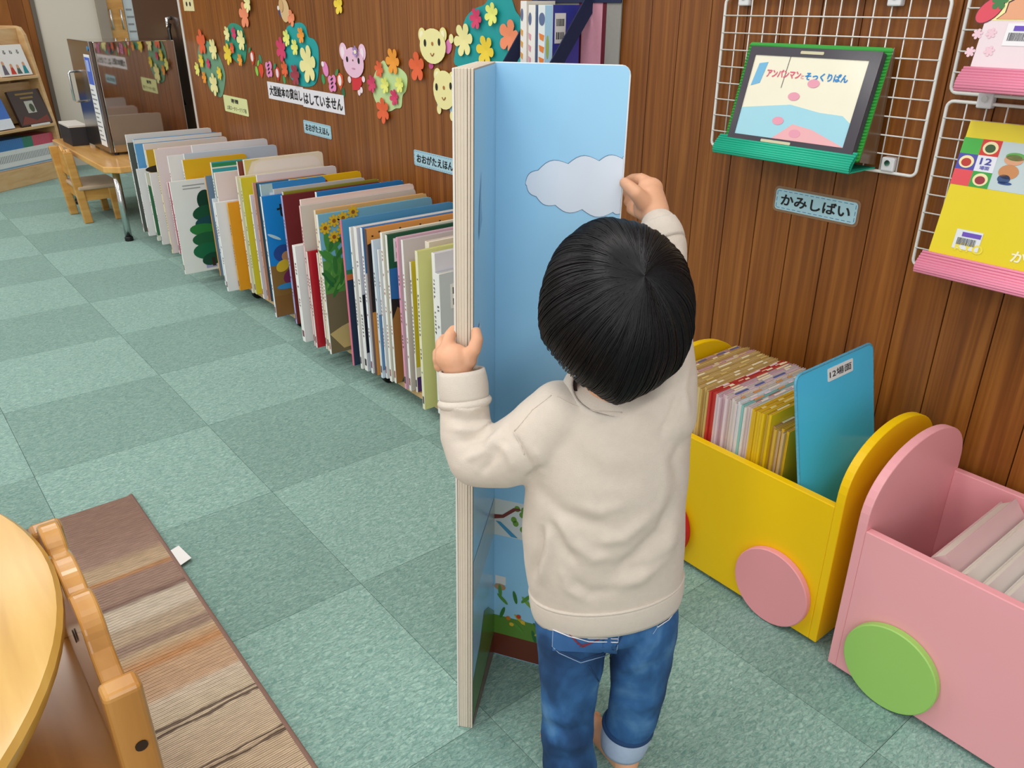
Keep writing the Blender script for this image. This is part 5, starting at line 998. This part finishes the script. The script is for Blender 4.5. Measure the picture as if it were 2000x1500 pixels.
B.chain([(ShL, 0.03), (ElL, 0.026), (WrL, 0.02)]); B.chain([(ShR, 0.03), (ElR, 0.026), (WrR, 0.02)]); B.chain([(ShL, 0.035), (NK-UP*0.05, 0.045), (ShR, 0.035)])
# left hand: palm against the fore-edge, fingers outside, thumb inside
pc = LV(889, 702, 1.072)
B.chain([(WrL, 0.0205), (LV(893, 715, 1.07), 0.0225), (pc, 0.0235)], n=16, k=10)
B.ball(LV(874, 697, 1.076), 0.019, 0.017, 0.021, CR, CF, -CD); B.ball(LV(908, 702, 1.068), 0.018, 0.014, 0.017, CR, CF, -CD)
for c_ in (((872, 680, 1.078), (878, 657, 1.088), (886, 645, 1.108), (894, 650, 1.132)), ((863, 690, 1.085), (862, 671, 1.102), (868, 662, 1.125), (880, 668, 1.145)), ((858, 702, 1.09), (856, 690, 1.108), (864, 684, 1.13), (877, 690, 1.146)), ((860, 714, 1.09), (859, 708, 1.106), (866, 705, 1.124), (876, 708, 1.138))):
    B.chain([(LV(*q), r) for q, r in zip(c_, (0.0105, 0.0092, 0.0082, 0.0074))], step=0.35)
B.chain([(LV(910, 702, 1.068), 0.0125), (LV(926, 682, 1.066), 0.0105), (LV(932, 664, 1.072), 0.0093), (LV(930, 648, 1.085), 0.0078)], step=0.35)
# right hand: thumb before the page, index behind, the rest curled under
pr = LV(1270, 388, 1.2)
B.chain([(WrR, 0.02), (LV(1278, 412, 1.188), 0.022), (pr, 0.0225)], n=16, k=10); B.ball(LV(1256, 405, 1.195), 0.015, 0.014, 0.02, CR, CF, -CD); B.ball(LV(1270, 368, 1.208), 0.02, 0.013, 0.017, CR, CF, -CD)
B.chain([(LV(1258, 394, 1.183), 0.0135), (LV(1243, 378, 1.178), 0.0112), (LV(1230, 366, 1.186), 0.0098), (LV(1220, 357, 1.197), 0.0084)], step=0.35)
B.chain([(LV(1270, 360, 1.214), 0.0105), (LV(1252, 350, 1.226), 0.0095), (LV(1236, 350, 1.235), 0.0086), (LV(1223, 356, 1.238), 0.0076)], step=0.35)
for c_ in (((1262, 374, 1.222), (1240, 368, 1.238), (1226, 376, 1.246), (1234, 386, 1.236)), ((1258, 388, 1.22), (1236, 386, 1.236), (1228, 394, 1.238), (1240, 402, 1.226)), ((1254, 402, 1.215), (1238, 402, 1.226), (1233, 408, 1.226), (1244, 416, 1.214))):
    B.chain([(LV(*q), r) for q, r in zip(c_, (0.0098, 0.009, 0.0082, 0.0076))], step=0.35)
# legs and bare feet
HipL, KnL, AnL = LZ(1115, 1.0, 0.36), LZ(1108, 0.98, 0.2), LZ(1110, 0.955, 0.05)
HipR, KnR, AnR = LZ(1258, 1.005, 0.36), LZ(1250, 1.01, 0.2), LZ(1215, 1.015, 0.055)
B.chain([(HP-UP*0.01, 0.046), (HipL-UP*0.015, 0.044), (KnL, 0.034), (AnL, 0.026)]); B.chain([(HP-UP*0.01, 0.046), (HipR-UP*0.015, 0.044), (KnR, 0.036), (AnR, 0.026)])
hR = LZ(1222, 1.0, 0.026); tR = onZ(1150, 1405, 0.016)
B.chain([(AnR, 0.026), (hR, 0.025)]); B.chain([(hR, 0.025), (hR.lerp(tR, 0.55)+UP*0.002, 0.0245), (tR, 0.0165)], n=14)
fd = (tR-hR).normalized(); fs_ = fd.cross(UP)
for k, w in enumerate((-0.018, -0.008, 0.001, 0.010, 0.018)): B.ball(tR+fs_*w+fd*(0.012-0.004*abs(k-1)), 0.0085, 0.0085, 0.0085)
hL = LZ(1112, 0.945, 0.026); tL = hL+(HD*0.115-HR*0.02)-UP*0.009
B.chain([(AnL, 0.026), (hL, 0.025)]); B.chain([(hL, 0.025), (hL.lerp(tL, 0.55), 0.0245), (tL, 0.0165)], n=14)
for k, w in enumerate((-0.018, -0.008, 0.001, 0.010, 0.018)): B.ball(tL+HR*w+HD*(0.012-0.004*abs(k-3)), 0.0085, 0.0085, 0.0085)
body = B.remesh('body', M_SKIN, person, 0.0024, 5)
for sg in (-1, 1):
    e = MB().ball(HC+faced*0.073+side*(0.03*sg)+crown*0.0, 0.011, 0.006, 0.009, side, faced, crown).build('eye', mat('EDEAE4', 0.25), body, smooth=True)
    MB().ball(HC+faced*0.077+side*(0.03*sg), 0.0055, 0.003, 0.0055, side, faced, crown).build('iris', mat('1A1210', 0.15), e, smooth=True)
MB().ball(HC+faced*0.082-crown*0.05, 0.013, 0.004, 0.003, side, faced, crown).build('mouth', mat('B4685C', 0.4), body, smooth=True)
# ---- sweatshirt
RG = [(1100, 1322, 772, 0.045), (1062, 1345, 802, 0.058), (1040, 1350, 850, 0.068), (1030, 1346, 910, 0.074), (1022, 1340, 980, 0.076), (1019, 1337, 1040, 0.076), (1022, 1336, 1090, 0.075), (1030, 1334, 1135, 0.073), (1040, 1331, 1168, 0.071)]
def ring_at(v):
    vs = [r[2] for r in RG]; f = lambda i: float(np.interp(v, vs, [r[i] for r in RG])); L, R = onD(f(0), v, 1.0), onD(f(1), v, 1.0); return (L+R)/2, (R-L).length/2, f(3)
SW = Blob()
for v in np.arange(772, 1169, 3.0):
    c, hw, hd_ = ring_at(v); tl = 0.13*max(0.0, min(1.0, (v-880)/260)); SW.ball(c+UP*(0.012*tl/0.13), hw, hd_, 0.022, (HR+UP*tl).normalized(), HD, UP, 40, 10)
SW.chain([(LV(1092, 812, 1.0), 0.05), (LV(1045, 858, 1.003), 0.053), (LV(985, 890, 1.012), 0.0475), (ElL+CR*0.002, 0.0435), (LV(910, 850, 1.04), 0.039), (LV(906, 785, 1.056), 0.036)], n=20, k=12)
SW.chain([(LV(1290, 812, 1.0), 0.05), (LV(1303, 740, 1.02), 0.0425), (LV(1300, 650, 1.06), 0.037), (LV(1298, 560, 1.11), 0.034), (LV(1299, 480, 1.15), 0.031), (LV(1287, 444, 1.168), 0.0285)], n=20, k=12)
FO = [([(955, 788), (915, 802), (872, 795)], 6, 0.0035), ([(960, 805), (915, 822), (870, 815)], 6, -0.003), ([(966, 818), (930, 840), (876, 838)], 7, 0.0035), ([(972, 828), (940, 858), (885, 864)], 7, -0.004), ([(980, 838), (950, 880), (905, 900)], 8, 0.004), ([(985, 850), (965, 895), (935, 930)], 8, -0.0035),
      ([(1058, 1020), (1054, 1076), (1036, 1136)], 7, -0.006), ([(1072, 1020), (1070, 1080), (1050, 1150)], 10, 0.004), ([(1030, 930), (1090, 1000), (1150, 1022), (1200, 1030)], 14, -0.004), ([(1070, 975), (1120, 1060), (1160, 1090), (1210, 1085)], 12, 0.004), ([(1060, 1000), (1100, 1070), (1130, 1105)], 10, -0.0045), ([(1320, 960), (1290, 1040), (1240, 1090), (1190, 1125)], 13, -0.006), ([(1325, 1010), (1300, 1080), (1250, 1130), (1190, 1150)], 13, 0.005), ([(1280, 1000), (1220, 1050), (1160, 1060)], 12, 0.004), ([(1110, 1130), (1150, 1160), (1220, 1150)], 11, -0.003), ([(1000, 845), (1022, 885), (1045, 925)], 6, -0.004), ([(1025, 940), (1045, 925), (1065, 905)], 6, -0.004), ([(1330, 760), (1310, 810), (1290, 850)], 8, -0.003), ([(1345, 700), (1335, 760), (1345, 820)], 8, 0.003), ([(1340, 520), (1325, 500), (1315, 470)], 6, -0.002), ([(1100, 870), (1180, 930), (1260, 940)], 22, -0.0022), ([(1090, 1100), (1110, 1150), (1150, 1175)], 9, 0.0028), ([(1215, 1120), (1270, 1105), (1315, 1070)], 9, -0.003), ([(1130, 985), (1170, 1000), (1230, 985)], 12, 0.0025), ([(1040, 870), (1060, 900), (1060, 940)], 9, 0.0025), ([(960, 860), (990, 880), (1010, 925)], 9, 0.0028), ([(1335, 860), (1315, 900), (1330, 960)], 9, -0.0028), ([(1290, 880), (1300, 960), (1290, 1010)], 11, 0.002)]
def ripple(V, P): return 0.0011*np.sin(V[:, 0]*61+V[:, 2]*37)*np.sin(V[:, 1]*53-V[:, 2]*29)
# keep the neck open: sink the sweatshirt's top where the neck comes through
sw = SW.remesh('sweatshirt', M_FLEECE, body, 0.004, 14, FO, ripple)
def band_loop(name, c0, c1, a, b, ra0, rb0, ra1, rb1, m, par, roll=0.004, n=56, k=7):
    """a soft tubular band between two elliptical rings"""
    mb = MB(); vs = []
    for i in range(k+1):
        t = i/k; bul = roll*math.sin(math.pi*t); c = c0.lerp(c1, t); RA = ra0*(1-t)+ra1*t+bul; RB = rb0*(1-t)+rb1*t+bul
        vs += [c+a*(RA*math.cos(2*math.pi*j/n))+b*(RB*math.sin(2*math.pi*j/n)) for j in range(n)]
    for i in range(k+1):
        t = 1-i/k; c = c0.lerp(c1, t); RA = ra0*(1-t)+ra1*t-0.004; RB = rb0*(1-t)+rb1*t-0.004
        vs += [c+a*(RA*math.cos(2*math.pi*j/n))+b*(RB*math.sin(2*math.pi*j/n)) for j in range(n)]
    K = 2*(k+1); fs = [(i*n+j, i*n+(j+1) % n, ((i+1) % K)*n+(j+1) % n, ((i+1) % K)*n+j) for i in range(K) for j in range(n)]
    return mb.add(vs, fs).build(name, m, par, smooth=True, fixn=True)
M_RIB = mat('D2C8BC', 0.9, 0.05, 90, 0.4, 700, sheen=0.2, spec=0.15)
c0, hw, hd_ = ring_at(1143); c1, hw1, hd1 = ring_at(1190)
tA = (HR+UP*0.15).normalized(); c0 = c0+UP*0.006; c1 = c0-UP*0.046+HR*0.003
band_loop('hem_band', c0, c1, tA, HD, hw*1.004, hd_*1.0+0.001, hw*0.975, hd_*0.975, M_RIB, sw, 0.0022)
band_loop('hem_seam', c0+UP*0.003, c0-UP*0.002, tA, HD, hw*1.006, hd_*1.004+0.001, hw*1.006, hd_*1.004+0.001, M_RIB, sw, 0.0012)
axl = (LV(901, 722, 1.068)-LV(908, 785, 1.056)).normalized(); sL = (CR-axl*CR.dot(axl)).normalized(); fL = axl.cross(sL)
band_loop('cuff', LV(907, 778, 1.057), LV(902, 722, 1.067), sL, fL, 0.036, 0.034, 0.0335, 0.030, M_RIB, sw, 0.002)
band_loop('cuff_fold', LV(908, 792, 1.055), LV(907, 776, 1.0575), sL, fL, 0.037, 0.036, 0.0365, 0.035, M_RIB, sw, 0.0035)
axr = (LV(1283, 437, 1.17)-LV(1297, 474, 1.152)).normalized(); sR = (CR-axr*CR.dot(axr)).normalized(); fR = axr.cross(sR)
band_loop('cuff', LV(1298, 476, 1.151), LV(1282, 437, 1.171), sR, fR, 0.0315, 0.031, 0.030, 0.028, M_RIB, sw, 0.002)
# neckline: collar band and a dark band just inside it
cN = LV(1196, 764, 1.0); nUp = (UP*0.86-HD*0.5).normalized(); nB = HR.cross(nUp).normalized()
band_loop('collar', cN-nUp*0.006, cN+nUp*0.014, HR, nB, 0.071, 0.062, 0.059, 0.052, M_RIB, sw, 0.003)
band_loop('dark_neck_band', cN-nUp*0.002, cN+nUp*0.011, HR, nB, 0.058, 0.051, 0.054, 0.047, mat('2A211E', 0.9), sw, 0.0)
# seams: thin raised stitch lines laid on the cloth
def bvh(o):
    w = world_loc(o); return BVHTree.FromPolygons([tuple(v.co+w) for v in o.data.vertices], [tuple(p.vertices) for p in o.data.polygons])
def on_cloth(tree, pts, lift, sub=8):
    out = []
    for (a, b) in zip(pts[:-1], pts[1:]):
        for j in range(sub):
            t = j/sub; u, v = a[0]+(b[0]-a[0])*t, a[1]+(b[1]-a[1])*t; h = tree.ray_cast(CAM, ray(u, v).normalized())
            if h[0] is not None: out.append(h[0]+h[1]*lift)
    h = tree.ray_cast(CAM, ray(*pts[-1]).normalized())
    if h[0] is not None: out.append(h[0]+h[1]*lift)
    return out
T = bvh(sw)
for pts in ([(1077, 772), (1040, 800), (1005, 842)], [(1004, 843), (1016, 868), (1024, 888)], [(1088, 775), (1120, 792), (1165, 803), (1215, 806)]):
    q = on_cloth(T, pts, 0.0002); 
    if len(q) > 3: MB().tube(q, 0.0009, 6).build('seam', M_FLEECE, sw, smooth=True)
# ---- jeans
J = Blob()
for f in np.linspace(0, 1, 9):
    z = 0.405-0.06*float(f); J.ball(LZ(1184, 1.005, z), 0.093+0.006*float(f), 0.062+0.008*float(f), 0.03, HR, HD, UP, 26, 10)
J.chain([(LZ(1120, 0.998, 0.345), 0.062), (LZ(1116, 0.99, 0.27), 0.054), (LZ(1111, 0.98, 0.19), 0.0455), (LZ(1108, 0.97, 0.11), 0.044), (LZ(1114, 0.962, 0.055), 0.046)], n=20, k=12)
J.chain([(LZ(1252, 1.003, 0.345), 0.061), (LZ(1253, 1.006, 0.27), 0.053), (LZ(1247, 1.008, 0.19), 0.047), (LZ(1236, 1.01, 0.12), 0.0435), (LZ(1226, 1.012, 0.092), 0.041)], n=20, k=12)
JF = [([(1060, 1390), (1100, 1410), (1150, 1400)], 9, 0.003), ([(1060, 1410), (1110, 1432), (1156, 1420)], 8, -0.003), ([(1065, 1440), (1110, 1462), (1158, 1450)], 9, 0.003), ([(1070, 1480), (1110, 1490), (1156, 1476)], 8, -0.003), ([(1195, 1310), (1240, 1300), (1300, 1270)], 9, 0.003), ([(1195, 1290), (1230, 1270), (1280, 1240)], 8, -0.003), ([(1200, 1370), (1250, 1385), (1290, 1370)], 10, 0.0025), ([(1080, 1310), (1110, 1350), (1150, 1380)], 12, 0.003), ([(1187, 1225), (1190, 1260), (1192, 1290)], 6, -0.006)]
je = J.remesh('jeans', M_DENIM, body, 0.0042, 5, JF, lambda V, P: 0.0012*np.sin(V[:, 2]*95+V[:, 0]*40)*np.sin(V[:, 1]*50))
ca = (LZ(1226, 1.012, 0.1)-LZ(1216, 1.015, 0.045)).normalized(); cs = (HR-ca*HR.dot(ca)).normalized(); cf = ca.cross(cs)
band_loop('turn_up', LZ(1227, 1.012, 0.092), LZ(1217, 1.014, 0.042), cs, cf, 0.0425, 0.041, 0.039, 0.038, mat('A9B9D2', 0.9, 0.08, 120, 0.3, 700), je, 0.002)
band_loop('turn_up_edge', LZ(1228, 1.012, 0.100), LZ(1226, 1.012, 0.090), cs, cf, 0.0435, 0.042, 0.0435, 0.042, mat('1F3F68', 0.9, 0.1, 120, 0.3, 700), je, 0.002)
T = bvh(je)
def stitch(name, pts, c, r=0.0007, lift=0.0006):
    q = on_cloth(T, pts, lift, 6)
    if len(q) > 3: MB().tube(q, r, 5).build(name, mat(c, 0.7), je, smooth=True)
def patch(name, pts, c, lift=0.0012):
    # a cloth patch that follows the jeans: fan of points between two edges
    (a0, a1), (b0, b1) = pts; n = 10; vs = []; ok = True
    for i in range(n+1):
        for j in range(7):
            t, s_ = i/n, j/6; A = (a0[0]+(a1[0]-a0[0])*t, a0[1]+(a1[1]-a0[1])*t); C_ = (b0[0]+(b1[0]-b0[0])*t, b0[1]+(b1[1]-b0[1])*t)
            h = T.ray_cast(CAM, ray(A[0]+(C_[0]-A[0])*s_, A[1]+(C_[1]-A[1])*s_).normalized())
            if h[0] is None: return
            vs.append(h[0]+h[1]*lift)
    MB().add(vs, [(i*7+j, i*7+j+1, (i+1)*7+j+1, (i+1)*7+j) for i in range(n) for j in range(6)]).build(name, c, je, smooth=True)
M_POCK = ramp_mat('denim_pocket', [(0.25, '28507E'), (0.5, '35639A'), (0.75, '4C7CAE')], (9, 9, 5), 0.9, 0.85, 0.12, detail=9, distort=0.2)
patch('back_pocket', (((1082, 1222), (1210, 1235)), ((1080, 1270), (1206, 1276))), M_POCK)
patch('back_pocket', (((1284, 1195), (1326, 1160)), ((1282, 1226), (1322, 1190))), M_POCK)
stitch('pocket_stitching', [(1081, 1222), (1079, 1262), (1092, 1275), (1134, 1294), (1190, 1278), (1205, 1268), (1209, 1236)], '8FA9C8'); stitch('pocket_stitching', [(1085, 1268), (1134, 1289), (1198, 1268)], '20395C', 0.001)
stitch('white_stitching', [(1081, 1221), (1110, 1234), (1150, 1246), (1207, 1246)], 'E6E6EA', 0.0009, 0.0022); stitch('white_stitching', [(1081, 1229), (1110, 1241), (1150, 1252), (1207, 1253)], 'E6E6EA', 0.0009, 0.0022)
for k in range(5): stitch('red_stitching', [(1112+k*5, 1238+k*6), (1138, 1262-k*1.0), (1172-k*5, 1247+k*2)], '7A2C3C', 0.0008, 0.002)
for k in range(3): stitch('red_stitching', [(1165, 1240-k*3), (1208, 1232-k*2)], '7A2C3C', 0.0008, 0.002)
stitch('white_stitching', [(1283, 1224), (1304, 1210), (1323, 1186)], 'E6E6EA', 0.0009, 0.0022); stitch('red_stitching', [(1284, 1216), (1306, 1200), (1324, 1178)], '7A2C3C', 0.001, 0.002); stitch('pocket_stitching', [(1284, 1196), (1283, 1226), (1275, 1238)], '8FA9C8')
stitch('seam', [(1252, 1205), (1215, 1240), (1192, 1285)], '1E4066', 0.0012); stitch('seam', [(1150, 1300), (1178, 1345)], '1E4066', 0.001)
# ---- hair: a rounded bob whose strands run out from the whorl
M_HAIR = mat('141316', 0.4, 0.2, 30, spec=0.28, stretch=(1, 1, 0.3)); M_CAP = mat('0E0D0F', 0.6, 0.1, 30)
wh = Vector((0.31, 0.36, 0)); wh.z = math.sqrt(1-wh.x**2-wh.y**2)
e1 = wh.cross(Vector((0, 1, 0))).normalized(); e2 = wh.cross(e1).normalized()
def is_face(dv):
    w = VR*dv.x+VU*dv.y+VF*dv.z; return w.dot(faced) > 0.55 and w.dot(crown) < 0.30
cap = MB(); n, k = 72, 40; vs = []; dirs = []
for i in range(k+1):
    ph = 2.45*i/k
    for j in range(n):
        a = 2*math.pi*j/n; dv = wh*math.cos(ph)+(e1*math.cos(a)+e2*math.sin(a))*math.sin(ph); dirs.append(dv); vs.append(hair_pt(dv, -0.004))
fs = [(i*n+j, i*n+(j+1) % n, (i+1)*n+(j+1) % n, (i+1)*n+j) for i in range(k) for j in range(n) if not is_face((dirs[i*n+j]+dirs[(i+1)*n+j]).normalized())]
hair = cap.add(vs, fs).build('hair', M_CAP, body, smooth=True)
st = MB(); rng = random.Random(3)
lock = [rng.uniform(-1, 1) for _ in range(240)]
dn = Vector((0.0, -1, 0)); a_dn = math.atan2(dn.dot(e2), dn.dot(e1))
for s_i in range(7600):
    a = rng.uniform(0, 2*math.pi); ph0 = rng.uniform(0.02, 0.5)*(rng.random()**0.7); swirl = rng.uniform(0.25, 0.55)
    li = int(a/(2*math.pi)*240); off0 = 0.0012*lock[li % 240]+rng.uniform(-0.0022, 0.0014)
    ln = rng.uniform(1.1, 2.35); ph1 = min(ph0+ln, rng.uniform(1.98, 2.1)); m = 16; dl = (a-a_dn+math.pi) % (2*math.pi)-math.pi; pts = []; rad = []
    for i in range(m+1):
        t = i/m; ph = ph0+(ph1-ph0)*t; aa = a_dn+dl*(1-0.34*(1-math.exp(-ph*ph*0.9))*math.cos(dl/2)**2)+swirl*math.exp(-ph*2.2)+0.02*lock[(li*7) % 240]*math.sin(ph*3)
        dv = wh*math.cos(ph)+(e1*math.cos(aa)+e2*math.sin(aa))*math.sin(ph)
        if is_face(dv): break
        pts.append(hair_pt(dv, off0*min(1, ph*1.5)-0.0008)); rad.append(0.0009*(1-0.6*t)*(0.6+0.4*min(1, ph*2)))
    if len(pts) > 4: st.tube(pts, rad, 3, caps=False)
sh = st.build('hair_strands', M_HAIR, hair, smooth=True); sh['kind'] = 'stuff'
